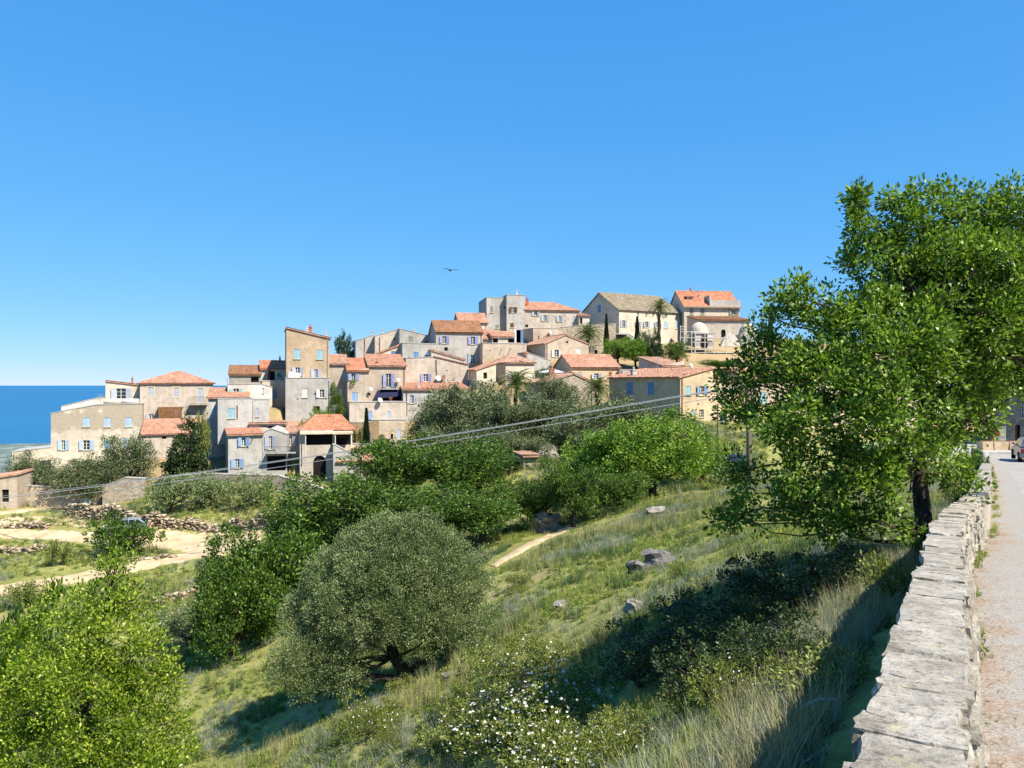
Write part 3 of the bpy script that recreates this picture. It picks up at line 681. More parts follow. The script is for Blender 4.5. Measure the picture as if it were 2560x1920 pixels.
def axis(segs):
    out = []
    for a, b, st in segs:
        n = max(1, int(round((b - a) / st))); out += list(np.linspace(a, b, n, endpoint=False))
    out.append(segs[-1][1]); return np.array(out)
gx = axis([(-520, -95, 25), (-95, -30, 1.3), (-30, 14, 0.5), (14, 60, 1.0), (60, 110, 2.5), (110, 560, 25)])
gy = axis([(-450, -30, 25), (-30, 2, 2.0), (2, 45, 0.5), (45, 130, 0.9), (130, 185, 2.0), (185, 700, 25)])
GX, GY = np.meshgrid(gx, gy)
GZ = terrain(GX, GY)
nx, ny = len(gx), len(gy)
idx = np.arange(nx * ny).reshape(ny, nx)
q = np.stack([idx[:-1, :-1], idx[:-1, 1:], idx[1:, 1:], idx[1:, :-1]], -1).reshape(-1, 4)
hill = link('hillside', np_mesh('hillside', np.stack([GX, GY, GZ], -1).reshape(-1, 3), q, M['ground'], True))
tag(hill, 'grassy hillside falling from the road to the village', 'hillside', kind='structure')

# coastal plain and sea
def sheet(name, label, x0, x1, y0, y1, z, mat, curve=None):
    if curve is None:
        b = MB().quad((x0, y0, z), (x1, y0, z), (x1, y1, z), (x0, y1, z))
    else:
        xs = np.linspace(x0, x1, 60); b = MB()
        for i in range(59):
            b.quad((xs[i], y0, z), (xs[i + 1], y0, z), (xs[i + 1], curve(xs[i + 1]), z), (xs[i], curve(xs[i]), z))
    o = b.build(name, mat); tag(o, label, name.replace('_', ' '), kind='structure'); return o
sheet('coastal_plain', 'scrubby coastal plain far below the village', -9000, 9000, -4000, 3300, PLAIN_Z, M['plain'], lambda x: 3200 + 180 * sin(x * 0.0021) + 90 * sin(x * 0.0067 + 1))
sheet('sea', 'deep blue sea reaching to the horizon', -140000, 140000, -20000, 130000, PLAIN_Z - 1.5, M['sea'])

def draped(name, label, upper, lower, mat, lift=0.05, n=60, m=6):
    """a track between two pixel polylines, laid on the hillside"""
    def resamp(pl):
        pl = np.array(pl, float); d = np.concatenate([[0], np.cumsum(np.hypot(*np.diff(pl, axis=0).T))]); t = np.linspace(0, d[-1], n)
        return np.stack([np.interp(t, d, pl[:, 0]), np.interp(t, d, pl[:, 1])], 1)
    A_ = [ground(u, v)[:2] for u, v in resamp(upper)]; B_ = [ground(u, v)[:2] for u, v in resamp(lower)]
    vs = []
    for i in range(n):
        for j in range(m + 1):
            f = j / m
            vs.append((A_[i][0] * (1 - f) + B_[i][0] * f, A_[i][1] * (1 - f) + B_[i][1] * f))
    vs = np.array(vs); z = terrain(vs[:, 0], vs[:, 1]) + lift
    e = np.array([(0 if 0 < j < m else -0.12) for i in range(n) for j in range(m + 1)])
    V = np.concatenate([vs, (z + e)[:, None]], 1)
    Q = [(i * (m + 1) + j, i * (m + 1) + j + 1, (i + 1) * (m + 1) + j + 1, (i + 1) * (m + 1) + j) for i in range(n - 1) for j in range(m)]
    o = link(name, np_mesh(name, V, np.array(Q), mat, True)); tag(o, label, name.replace('_', ' '), kind='structure'); return o
draped('dirt_track', 'upper dirt track along the terrace wall', [(-60, 1283), (60, 1272), (160, 1264), (300, 1264)], [(-60, 1296), (60, 1281), (160, 1272), (310, 1270)], M['dirt'])
draped('dirt_track', 'main pale dirt track below the dry stone wall', [(-60, 1318), (120, 1322), (250, 1328), (400, 1320), (520, 1324), (650, 1320)], [(-60, 1345), (120, 1352), (250, 1366), (400, 1374), (520, 1390), (660, 1384)], M['dirt'])
draped('dirt_track', 'lower dirt track curving up to the main track', [(-60, 1468), (120, 1444), (260, 1420), (400, 1390), (500, 1374), (580, 1366)], [(-60, 1502), (120, 1476), (260, 1450), (400, 1418), (500, 1398), (600, 1384)], M['dirt'])
draped('dirt_bank', 'bare sandy bank between the two upper tracks', [(-60, 1299), (60, 1287), (140, 1290), (225, 1300)], [(-60, 1315), (60, 1314), (140, 1316), (240, 1322)], M['dirt'], .04)
draped('dirt_path', 'pale footpath climbing to the walnut trees', [(1225, 1414), (1300, 1366), (1345, 1344), (1420, 1312)], [(1240, 1418), (1316, 1380), (1372, 1352), (1436, 1320)], M['dirt'])

# ------------------------------------------------------------------ road, verge
ys = np.concatenate([np.linspace(-6, 20, 53), np.linspace(21, 60, 40)])
def wall_dir(y):
    d = (wall_x(y + 0.3) - wall_x(y - 0.3)) / 0.6
    l = math.hypot(d, 1.0); return d / l, 1.0 / l
def strip(name, label, off0, off1, lift, mat, n=8, edge=None):
    V = []; 
    for y in ys:
        dx, dy = wall_dir(y); nxn, nyn = dy, -dx
        x0 = float(wall_x(y))
        for j in range(n + 1):
            o = off0 + (off1 - off0) * j / n
            if j == n and edge: o += edge(y)
            px_, py_ = x0 + nxn * o, y + nyn * o
            V.append((px_, py_, float(road_z(py_)) + lift - 0.0004 * max(0, o - 3) ** 2))
    Q = [(i * (n + 1) + j, i * (n + 1) + j + 1, (i + 1) * (n + 1) + j + 1, (i + 1) * (n + 1) + j) for i in range(len(ys) - 1) for j in range(n)]
    me = np_mesh(name, np.array(V), np.array(Q), mat, True); me.attributes.new('edge', 'FLOAT', 'POINT').data.foreach_set('value', np.tile(np.linspace(0, 1, n + 1), len(ys)).astype(np.float32))
    o = link(name, me); tag(o, label, name, kind='structure'); return o
strip('road', 'pale grey asphalt road running downhill beside the wall', -0.3, 8.0, 0.0, M['asphalt'], 10)
strip('verge', 'strip of pine litter and gravel at the foot of the wall', -0.28, 0.85, 0.006, M['verge'], 6)
pv = MB().box(27, 60, 55.5, 66, -3.6, float(road_z(60)) + 0.13).build('pavement', M['concrete'])
tag(pv, 'raised pavement in front of the shaded stone house', 'pavement', kind='structure')
# ------------------------------------------------------------------ house builder
def shutter_mesh(mat):
    b = MB(); b.box(0, 1, 0.012, 0.03, -0.5, 0.5)
    for x0, x1, z0, z1 in [(0, 0.13, -0.5, 0.5), (0.87, 1, -0.5, 0.5), (0.13, 0.87, 0.42, 0.5), (0.13, 0.87, -0.5, -0.4), (0.13, 0.87, -0.04, 0.04)]:
        b.box(x0, x1, 0, 0.042, z0, z1)
    for i in range(5):
        for z in (-0.36 + i * 0.066, 0.09 + i * 0.066): b.box(0.13, 0.87, 0.004, 0.014, z, z + 0.03)
    return b.mesh('shutter', mat)
SHUT = {}
def shutter(parent, x, y, z, w, h, ang, col):
    if col not in SHUT: SHUT[col] = shutter_mesh(M[col])
    return link('shutter', SHUT[col], parent, (x, y, z), (0, 0, ang), (w, 1, h))
PANE = MB().box(-0.5, 0.5, 0, 0.02, -0.5, 0.5).mesh('pane', M['pane'])
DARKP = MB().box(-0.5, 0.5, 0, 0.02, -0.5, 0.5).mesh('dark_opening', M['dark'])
SILL = MB().box(-0.5, 0.5, -0.1, 0.12, -0.5, 0.5).mesh('sill', M['surround'])

def frame_mesh(w, h, mat, mull=True):
    t = 0.06; b = MB()
    b.box(-w / 2, -w / 2 + t, 0, 0.05, -h / 2, h / 2); b.box(w / 2 - t, w / 2, 0, 0.05, -h / 2, h / 2)
    b.box(-w / 2 + t, w / 2 - t, 0, 0.05, h / 2 - t, h / 2); b.box(-w / 2 + t, w / 2 - t, 0, 0.05, -h / 2, -h / 2 + t)
    if mull:
        b.box(-0.04, 0.04, -0.005, 0.045, -h / 2 + t, h / 2 - t)
        for k in (1 / 3, 2 / 3):
            z = -h / 2 + h * k
            b.box(-w / 2 + t, -0.04, 0.005, 0.04, z - 0.018, z + 0.018); b.box(0.04, w / 2 - t, 0.005, 0.04, z - 0.018, z + 0.018)
    return b.mesh('window', mat)

def slope(b, E0, E1, R0, R1, seed=0, th=0.13, pitch=0.27, amp=0.055):
    E0, E1, R0, R1 = [np.array(p, float) for p in (E0, E1, R0, R1)]
    L = np.linalg.norm(E1 - E0); x = (E1 - E0) / L
    up = (R0 + R1) / 2 - (E0 + E1) / 2; up = up - x * up.dot(x); Hh = np.linalg.norm(up); up = up / Hh
    n = np.cross(x, up)
    if n[2] < 0: n = -n
    a0 = (R0 - E0).dot(x); a1 = (R1 - E0).dot(x)
    a0 = max(a0, 0.0); a1 = min(a1, L)
    ns = max(4, int(L / pitch * 4)); S = np.linspace(0, L, ns + 1)
    def ln(s):
        l = Hh
        if a0 > 1e-3 and s < a0: l = min(l, Hh * s / a0)
        if L - a1 > 1e-3 and s > a1: l = min(l, Hh * (L - s) / (L - a1))
        return max(l, 0.0)
    rows = max(1, int(Hh / 0.45)); r = np.random.default_rng(seed + int(L * 100))
    colj = r.normal(0, 0.012, ns + 2)
    V = []
    for i, s in enumerate(S):
        wv = amp * abs(sin(pi * s / pitch)) ** 0.7
        lt = ln(s)
        for j in range(rows):
            j0 = r.normal(0, 0.006)
            for e, off in ((0, 0.035), (1, 0.0)):
                t = min(lt, Hh * (j + e) / rows)
                V.append(E0 + x * s + up * (t - (0.02 if j == 0 and e == 0 else 0)) + n * (wv + off + j0 + colj[i // 4]))
    k = rows * 2
    fs = [(i * k + j, (i + 1) * k + j, (i + 1) * k + j + 1, i * k + j + 1) for i in range(ns) for j in range(k - 1)]
    b.add([tuple(p) for p in V], fs)
    lo = [E0 - n * th, E1 - n * th, R1 - n * th, R0 - n * th]; hi = [E0, E1, R1, R0]
    b.add([tuple(p) for p in lo + hi], [(0, 3, 2, 1), (4, 5, 6, 7), (0, 1, 5, 4), (1, 2, 6, 5), (2, 3, 7, 6), (3, 0, 4, 7)])

def build_house(h):
    w, d = h['w'], h['d']; loc = h['loc']; z = h['z']
    xl, xr, yt, yb = h['box']
    root = empty(h['name'], h['O'], h['a'])
    tag(root, h['label'], h['cat'], h['group'])
    kind = h['roof'][0]
    c, s = cos(h['a']), sin(h['a'])
    def zpix(x, y, v_y):            # local height of zoom pixel row v_y at local (x, y)
        Yp = h['O'][1] + x * s + y * c
        _, v = px(z, 0, v_y)
        return EYE + (960 - v) / F * Yp - h['O'][2]
    if isinstance(yt, list):
        prof = [(max(0.0, min(w, loc(a, b)[0])), loc(a, b)[1]) for a, b in yt]
        prof[0] = (0.0, prof[0][1]); prof[-1] = (w, prof[-1][1])
    else:
        z0 = zpix(0, 0, yt); prof = [(0.0, z0), (w, z0)]
    if kind == 'shedx': prof = [(0.0, prof[0][1]), (w, zpix(w, 0, h['roof'][1]))]
    if kind == 'gfront':
        ax, az = loc(h['roof'][1], h['roof'][2]); prof = [(0.0, prof[0][1]), (ax, az), (w, prof[0][1])]
    pxs = [p[0] for p in prof]; pzs = [p[1] for p in prof]
    top = lambda x: float(np.interp(x, pxs, pzs))
    h0 = prof[0][1]
    if kind == 'back': rz = zpix(w / 2, d, h['roof'][1]); T = lambda x, y: h0 + (rz - h0) * y / d
    elif kind == 'gable': rz = zpix(w / 2, d / 2, h['roof'][1]); T = lambda x, y: h0 + (rz - h0) * (1 - abs(2 * y / d - 1))
    elif kind in ('hip', 'hipr', 'hip2'): rz = zpix(w / 2, d / 2, h['roof'][1]); T = lambda x, y: h0
    else: T = lambda x, y: top(x)
    # windows and holes
    holes = []; specs = []
    for wdw in h['wins']:
        ty, x, y, ww, hh, col = wdw
        cx, cz = loc(x, y); x0, _ = loc(x - ww / 2, y); x1, _ = loc(x + ww / 2, y); _, z0 = loc(x, y + hh / 2); _, z1 = loc(x, y - hh / 2)
        if x0 < 0.08 or x1 > w - 0.08:
            x0, x1 = max(x0, 0.08), min(x1, w - 0.08)
        if x1 - x0 < 0.15: continue
        lim = min(top(x0), top(x1)) - 0.05
        z1 = min(z1, lim)
        if z1 - z0 < 0.12: continue
        if any(x0 < b_ + 0.02 and x1 > a_ - 0.02 and z0 < t_ + 0.02 and z1 > l_ - 0.02 for a_, b_, l_, t_ in holes): continue
        holes.append((x0, x1, z0, z1)); specs.append((ty, x0, x1, z0, z1, col))
    b = MB(); R = 0.22
    xs = sorted(set([0.0, w] + pxs + [e for q in holes for e in q[:2]]))
    for i in range(len(xs) - 1):
        a, e = xs[i], xs[i + 1]
        if e - a < 1e-5: continue
        cur = 0.0
        for q in sorted([q for q in holes if q[0] < (a + e) / 2 < q[1]], key=lambda q: q[2]):
            b.quad((a, 0, cur), (e, 0, cur), (e, 0, q[2]), (a, 0, q[2])); cur = q[3]
        b.quad((a, 0, cur), (e, 0, cur), (e, 0, top(e)), (a, 0, top(a)))
    for x0, x1, z0, z1 in holes:
        b.quad((x0, 0, z0), (x0, R, z0), (x0, R, z1), (x0, 0, z1)); b.quad((x1, 0, z0), (x1, 0, z1), (x1, R, z1), (x1, R, z0))
        b.quad((x0, 0, z0), (x1, 0, z0), (x1, R, z0), (x0, R, z0)); b.quad((x0, 0, z1), (x0, R, z1), (x1, R, z1), (x1, 0, z1))
    yy = [0, d / 2, d]
    for i in range(2):
        b.quad((0, yy[i + 1], 0), (0, yy[i], 0), (0, yy[i], T(0, yy[i])), (0, yy[i + 1], T(0, yy[i + 1])))
        b.quad((w, yy[i], 0), (w, yy[i + 1], 0), (w, yy[i + 1], T(w, yy[i + 1])), (w, yy[i], T(w, yy[i])))
    for i in range(len(pxs) - 1):
        a, e = pxs[i], pxs[i + 1]
        b.quad((e, d, 0), (a, d, 0), (a, d, T(a, d)), (e, d, T(e, d)))
    b.build('wall', M[h['wall']], root)
    # roof
    r = MB(); ov = 0.28; sd = int(abs(h['O'][0] * 31))
    if kind in ('flat', 'none', 'gflat'):
        o = 0.05 if kind == 'flat' else (0.25 if kind == 'gflat' else 0.0); th = 0.09 if kind != 'gflat' else 0.16
        for i in range(len(prof) - 1):
            (xa, za), (xb, zb_) = prof[i], prof[i + 1]
            if xb - xa < 1e-4: continue
            xa2 = xa - (o if i == 0 else 0); xb2 = xb + (o if i == len(prof) - 2 else 0)
            r.prism([(xa2, za), (xb2, zb_), (xb2, zb_ + th), (xa2, za + th)], -o, d + o)
        roof = r.build('coping' if d < 1.2 else 'roof', M['concrete' if kind != 'gflat' else 'tilegrey'] if kind != 'none' else M[h['wall']], root)
    else:
        mt = M[h['roof'][-1]] if h['roof'][-1] in M else M['tile']
        if kind == 'back':
            g = (rz - h0) / d
            slope(r, (-0.15, -ov, h0 - g * ov + .06), (w + 0.15, -ov, h0 - g * ov + .06), (-0.15, d + .1, rz + g * .1 + .06), (w + 0.15, d + .1, rz + g * .1 + .06), sd)
        elif kind == 'gable':
            g = (rz - h0) / (d / 2)
            for sg in (0, 1):
                ye = -ov if sg == 0 else d + ov
                A_, B_ = (-0.18, w + 0.18) if sg == 0 else (w + 0.18, -0.18)
                slope(r, (A_, ye, h0 - g * ov + .06), (B_, ye, h0 - g * ov + .06), (A_, d / 2, rz + .06), (B_, d / 2, rz + .06), sd + sg)
            r.tube([(-0.2, d / 2, rz + .1), (w + 0.2, d / 2, rz + .1)], 0.13, 8)
        elif kind in ('hip', 'hip2', 'hipr'):
            il = {'hip': 0.46, 'hip2': 0.27, 'hipr': 0.0}[kind] * w; ir = {'hip': 0.46, 'hip2': 0.2, 'hipr': 0.38}[kind] * w
            g = (rz - h0) / (d / 2); e = h0 - g * ov + .06
            P0, P1, P2, P3 = (-ov, -ov, e), (w + ov, -ov, e), (w + ov, d + ov, e), (-ov, d + ov, e)
            R0, R1 = (il - (ov if il == 0 else 0), d / 2, rz + .06), (w - ir, d / 2, rz + .06)
            slope(r, P0, P1, R0, R1, sd); slope(r, P1, P2, R1, R1, sd + 1); slope(r, P2, P3, R1, R0, sd + 2)
            if il > 0: slope(r, P3, P0, R0, R0, sd + 3)
            hp = [(P1, R1), (P2, R1), (R0, R1)] + ([(P0, R0), (P3, R0)] if il > 0 else [])
            for A_, B_ in hp: r.tube([A_, B_], 0.12, 7)
        elif kind == 'shedx':
            zL, zR = prof[0][1] + .06, prof[-1][1] + .06; g = (zR - zL) / w
            if zL > zR: slope(r, (w + ov, d + .15, zR + g * ov), (w + ov, -.15, zR + g * ov), (-.1, d + .15, zL - g * .1), (-.1, -.15, zL - g * .1), sd)
            else: slope(r, (-ov, -.15, zL - g * ov), (-ov, d + .15, zL - g * ov), (w + .1, -.15, zR + g * .1), (w + .1, d + .15, zR + g * .1), sd)
        elif kind == 'gfront':
            ax, az = prof[1]
            for x_e, z_e, sg in ((0.0, h0, -1), (w, prof[-1][1], 1)):
                g = (az - z_e) / abs(ax - x_e); xe = x_e + sg * ov; ze = z_e - g * ov + .06
                ya, yb_ = (-0.12, d + 0.12) if sg < 0 else (d + 0.12, -0.12)
                slope(r, (xe, ya, ze), (xe, yb_, ze), (ax, ya, az + .06), (ax, yb_, az + .06), sd + sg)
            r.tube([(ax, -0.14, az + .1), (ax, d + 0.14, az + .1)], 0.12, 7)
        roof = r.build('roof', mt, root)
        if kind in ('back', 'gable', 'hip', 'hipr'):
            MB().box(-0.03, w + 0.03, -0.07, -0.003, h0 - 0.3, h0 - 0.12).build('cornice', M[h['wall']], root)
    # chimneys
    for x, ytop, ww, fy, mat in h['chim']:
        lx = loc(x, ytop)[0]; ly = fy * d
        wd = max(0.22, abs(loc(x + ww / 2, ytop)[0] - loc(x - ww / 2, ytop)[0]))
        zt = zpix(lx, ly, ytop); zb_ = (T(lx, max(0, ly)) if kind not in ('hip', 'hipr') else h0) - 0.4
        if fy < 0: zb_ = 0.0
        if zt - zb_ < 0.5: zt = zb_ + 1.1
        ch = MB().box(lx - wd / 2, lx + wd / 2, ly - wd * .35, ly + wd * .35, zb_, zt - 0.14)
        ch.box(lx - wd / 2 - .06, lx + wd / 2 + .06, ly - wd * .35 - .06, ly + wd * .35 + .06, zt - 0.14, zt - 0.05)
        ch.lathe([(wd * .2, zt - .06), (wd * .2, zt + .16), (wd * .25, zt + .18), (wd * .25, zt + .24), (0.01, zt + .3)], 8, (lx, ly, 0))
        ch.build('chimney', M[mat], roof)
    # windows
    for ty, x0, x1, z0, z1, col in specs:
        ww, hh = x1 - x0, z1 - z0; cx, cz = (x0 + x1) / 2, (z0 + z1) / 2
        if ty in ('C', 'S'):
            wn = link('window', frame_mesh(ww, hh, M['frame'], False), root, (cx, 0.09, cz))
            link('pane', PANE, wn, (0, 0.03, 0), None, (ww * .98, 1, hh * .98))
            shutter(wn, -ww / 2 + .01, -0.055, 0, ww / 2 - .015, hh - .02, 0.0, col)
            shutter(wn, ww / 2 - .01, -0.015, 0, ww / 2 - .015, hh - .02, pi, col)
            if ty == 'S':
                t = 0.17; sb = MB()
                sb.box(-ww / 2 - t, -ww / 2, -.025, -.001, -hh / 2 - t, hh / 2 + t); sb.box(ww / 2, ww / 2 + t, -.025, -.001, -hh / 2 - t, hh / 2 + t)
                sb.box(-ww / 2, ww / 2, -.025, -.001, hh / 2, hh / 2 + t); sb.box(-ww / 2, ww / 2, -.025, -.001, -hh / 2 - t, -hh / 2)
                sb.build('surround', M['surround'], wn, loc=(0, -0.09, 0))
            else: link('sill', SILL, wn, (0, -0.09, -hh / 2 - .035), None, (ww + .16, 1, .07))
        elif ty in ('O', 'F'):
            wn = link('window', frame_mesh(ww, hh, M['frame'], True), root, (cx, 0.12, cz))
            link('pane', PANE, wn, (0, 0.03, 0), None, (ww * .98, 1, hh * .98))
            sw = max(0.42, min(0.62, ww * 0.62)); a1, a2 = radians(rnd.uniform(4, 24)), radians(rnd.uniform(4, 24))
            shutter(wn, -ww / 2 - .01, -0.14, 0, sw, hh, pi + a1, col); shutter(wn, ww / 2 + .01, -0.18, 0, sw, hh, -a2, col)
            if ty == 'O': link('sill', SILL, wn, (0, -0.12, -hh / 2 - .035), None, (ww + .16, 1, .07))
        elif ty == 'W':
            wn = link('window', frame_mesh(ww, hh, M['frame'], True), root, (cx, 0.13, cz))
            link('pane', PANE, wn, (0, 0.03, 0), None, (ww * .98, 1, hh * .98))
            link('sill', SILL, wn, (0, -0.13, -hh / 2 - .03), None, (ww + .1, 1, .06))
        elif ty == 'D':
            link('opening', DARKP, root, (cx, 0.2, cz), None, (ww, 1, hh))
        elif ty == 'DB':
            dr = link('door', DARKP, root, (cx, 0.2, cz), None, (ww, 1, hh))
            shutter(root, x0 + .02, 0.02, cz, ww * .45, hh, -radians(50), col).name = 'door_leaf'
        elif ty == 'F2':
            dr = link('glazed_door', frame_mesh(ww, hh, M[col], True), root, (cx, 0.12, cz))
            link('pane', PANE, dr, (0, 0.03, 0), None, (ww * .98, 1, hh * .98))
            MB().box(-ww / 2, ww / 2, -0.01, 0.02, -hh / 2, -hh / 6).build('door_panel', M[col], dr)
        elif ty == 'A':
            link('archway', DARKP, root, (cx, 0.2, cz), None, (ww, 1, hh))
            for sg in (-1, 1):
                pts = [(cx + sg * ww / 2, z1), (cx + sg * ww / 2, z1 - ww / 2)]
                for k in range(1, 9):
                    t = k / 8 * pi / 2; pts.append((cx + sg * ww / 2 * cos(t), z1 - ww / 2 + ww / 2 * sin(t)))
                pts = pts[:1] + pts[1:]
                if sg < 0: pts = pts[::-1]
                MB().prism([p for p in pts[::-1]], 0.004, 0.18).build('arch', M[h['wall']], root)
    # drainpipe at a corner and an aerial, as on most of these houses
    if h['cat'] == 'house' and w > 4.5 and d > 2.5 and kind != 'none':
        hr = random.Random(int(h['O'][0] * 977 + h['O'][1] * 31))
        if hr.random() < .75:
            xp = w - .22 if hr.random() < .6 else .22
            MB().tube([(xp, -.07, .2), (xp, -.07, top(xp) - .25), (xp, .03, top(xp) - .1)], .045, 6).build('drainpipe', M['metal' if hr.random() < .5 else 'rust'], root)
        if hr.random() < .5:
            xa_, ya_ = w * hr.uniform(.25, .75), d * hr.uniform(.3, .6); zt_ = (rz if kind in ('back', 'gable', 'hip', 'hipr', 'hip2') else max(pzs)); ab = MB().tube([(xa_, ya_, h0 - .2), (xa_, ya_, zt_ + 1.3)], .022, 5)
            for q_ in range(4): ab.tube([(xa_ - .35 + .05 * q_, ya_, zt_ + 1.25 - .16 * q_), (xa_ + .35 - .05 * q_, ya_, zt_ + 1.25 - .16 * q_)], .012, 4)
            ab.build('aerial', M['metal'], roof)
        for q_ in range(hr.randint(1, 4)):
            xv, zv = hr.uniform(.6, w - .6), hr.uniform(.45, .9) * h0
            if zv > top(xv) - .6 or any(x0 - .4 < xv < x1 + .4 and z0 - .3 < zv < z1 + .3 for x0, x1, z0, z1 in holes): continue
            MB().box(xv - .09, xv + .09, -.012, .02, zv - .09, zv + .09).build('vent', M['iron'], root)
    # extras
    for ex in h['extra']:
        k = ex[0]
        if k == 'balcony':
            xa, za = loc(ex[1], ex[3]); xb, _ = loc(ex[2], ex[3]); _, zr = loc(ex[1], ex[4]); dp = ex[5]
            bal = MB().box(xa, xb, -dp, -0.004, za - .14, za).build('balcony', M['concrete'], root)
            rl = MB()
            for yv in (za + .04, zr):
                rl.tube([(xa + .04, -.02, yv), (xa + .04, -dp + .04, yv), (xb - .04, -dp + .04, yv), (xb - .04, -.02, yv)], .022, 5)
            nb = int((xb - xa) / .14)
            for i in range(nb + 1): rl.tube([(xa + .04 + (xb - xa - .08) * i / nb, -dp + .04, za - .01), (xa + .04 + (xb - xa - .08) * i / nb, -dp + .04, zr)], .011, 4)
            rl.build('railing', M['iron'], bal)
        elif k == 'screen':
            xa, zt = loc(ex[1], ex[3]); xb, zb_ = loc(ex[2], ex[4])
            MB().box(xa, xb, -1.5, -1.45, zb_, zt).build('wooden_screen', M['wood'], root)
            MB().box(xa - .1, xb + .1, -1.44, -.004, zt - .1, zt).build('screen_beam', M['wood'], root)
        elif k == 'pipe':
            xa, za = loc(ex[1], ex[2]); _, zb_ = loc(ex[1], ex[3])
            MB().tube([(xa, -.08, za), (xa + .02, -.08, (za + zb_) / 2), (xa, -.08, zb_)], .055, 6).build('downpipe', M['rust'], root)
        elif k == 'spout':
            xa, za = loc(ex[1], ex[2]); MB().tube([(xa, .02, za), (xa - .05, -.5, za - .1)], .05, 6).build('spout', M['iron'], root)
        elif k in ('dishw', 'dishd', 'dishr'):
            xa, za = loc(ex[1], ex[2]); r_ = ex[3] / 4.608 / F * h['O'][1]
            m_ = {'dishw': 'dish', 'dishd': 'iron', 'dishr': 'rust'}[k]
            db = MB(); prof_ = [(0.01, 0), (r_ * .5, .04), (r_ * .85, .12), (r_, .17), (r_ * .97, .18), (r_ * .5, .06), (0.01, .02)]
            db.lathe(prof_, 14); db.tube([(0, 0, 0), (0, 0, r_ * .9)], .015, 4); db.tube([(0, 0, 0), (0, 0, -.12)], .04, 6)
            dd = db.build('satellite_dish', M[m_], root, True, loc=(xa, -.35, za), rot=(radians(62), 0, radians(25)))
            MB().tube([(0, 0, -.1), (0, .2, -.36)], .025, 5).build('bracket', M['iron'], dd)
        elif k == 'awning':
            xa, zt = loc(ex[1], ex[3]); xb, zb_ = loc(ex[2], ex[4])
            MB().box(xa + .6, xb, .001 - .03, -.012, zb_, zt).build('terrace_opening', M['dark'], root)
            MB().add([(xa + .5, -.05, zt), (xb, -.05, zt), (xb - .2, -1.4, zt - .7), (xa - .1, -1.4, zb_ + .25), (xa + .5, -.05, zt - .05), (xb, -.05, zt - .05), (xb - .2, -1.4, zt - .75), (xa - .1, -1.4, zb_ + .2)],
                     [(0, 1, 2, 3), (7, 6, 5, 4), (0, 4, 5, 1), (1, 5, 6, 2), (2, 6, 7, 3), (3, 7, 4, 0)]).build('awning', M['awning'], root)
        elif k == 'cloth':
            xa, za = loc(ex[1], ex[2]); MB().box(-.75, .75, -.1, -.06, -.55, .2).build('laundry', M['cloth'], root, loc=(xa, -.1, za), rot=(0, radians(10), 0))
        elif k == 'plant':
            xa, za = loc(ex[1], ex[2]); foliage_ball('window_plant', M['broad2'], root, (xa, -.25, za), .42, 160, .16)
        elif k == 'pot':
            xa, za = loc(ex[1], ex[2]); MB().lathe([(.14, 0), (.22, .35), (.25, .36), (.25, .44), (.2, .44), (.01, .4)], 10).build('flower_pot', M['brick'], root, True, loc=(xa, .3, za))
        elif k == 'person_pot':
            xa, za = loc(ex[1], ex[2]); foliage_ball('window_plant', M['scrub'], root, (xa, -.3, za), .35, 120, .14)
        elif k == 'crack':
            xa, za = loc(ex[1], ex[2]); _, zb_ = loc(ex[1], ex[3])
            MB().tube([(xa, -.05, za), (xa + .05, -.05, zb_)], .06, 5).build('downpipe', M['iron'], root)
        elif k == 'coping':
            xa = loc(ex[1], 0)[0]; xb = min(w, loc(ex[2], 0)[0])
            MB().prism([(xa, top(xa) + .095), (xb, top(xb) + .095), (xb, top(xb) + .2), (xa, top(xa) + .2)], -.15, .35).build('tile_coping', M['tile'], root)
        elif k in ('sidewin', 'sidewin2'):
            dist, zz = ex[1], ex[2]; zz = h['ext'] + zz - 0.0
            wn = link('window', frame_mesh(.95, 1.4, M['frame'], False), root, (-0.03, dist, zz), (0, 0, -pi / 2))
            if k == 'sidewin':
                shutter(wn, -.46, -.03, 0, .45, 1.35, 0, 'sh_deep'); shutter(wn, .46, .01, 0, .45, 1.35, pi, 'sh_deep')
            link('pane', PANE, wn, (0, .015, 0), None, (.9, 1, 1.35))
        elif k == 'dormer':
            xa, za = loc(ex[1], ex[2]); ww_, hh_ = ex[3] / 4.608 / F * 151, ex[4] / 4.608 / F * 153; yl = 2.0
            zc = zpix(xa, yl, ex[2])
            dm = MB().box(xa - ww_ / 2, xa + ww_ / 2, yl, yl + 3, zc - hh_ / 2 - .5, zc + hh_ / 2).build('dormer', M['cream'], roof)
            MB().box(xa - ww_ / 2 - .25, xa + ww_ / 2 + .25, yl - .3, yl + 3.2, zc + hh_ / 2 + .003, zc + hh_ / 2 + .15).build('dormer_roof', M['tile2'], roof)
            link('dormer_window', frame_mesh(ww_ * .6, hh_ * .8, M['frame']), roof, (xa, yl - .03, zc)); link('dormer_pane', PANE, roof, (xa, yl - .02, zc), None, (ww_ * .6, .8, hh_ * .8))
        elif k == 'terrace':
            xa, zt = loc(ex[1], ex[3]); _, zb_ = loc(ex[1], ex[4])
            tr = MB().box(xa, w + .1, -.12, .15, zb_ - .1, zt).box(w - .15, w + .1, .15, 5.5, zb_ - .1, zt).box(xa, xa + .25, .15, 3.8, zb_ - .1, zt + .9)
            tr.box(xa + .25, w - .15, .15, 5.5, zb_ - .1, zb_ + .25)
            tr.build('roof_terrace', M['grey'], root)
            MB().box(-.35, w + .45, -.5, -.13, zb_ - .35, zb_ - .12).build('cornice', M['grey2'], root)
        elif k == 'awn2':
            xa, zt = loc(ex[1], ex[3]); xb, zb_ = loc(ex[2], ex[4])
            MB().box(xa, xb, -1.7, -.3, zb_ + .1, zt - .1).build('awning', M['cream'], root)
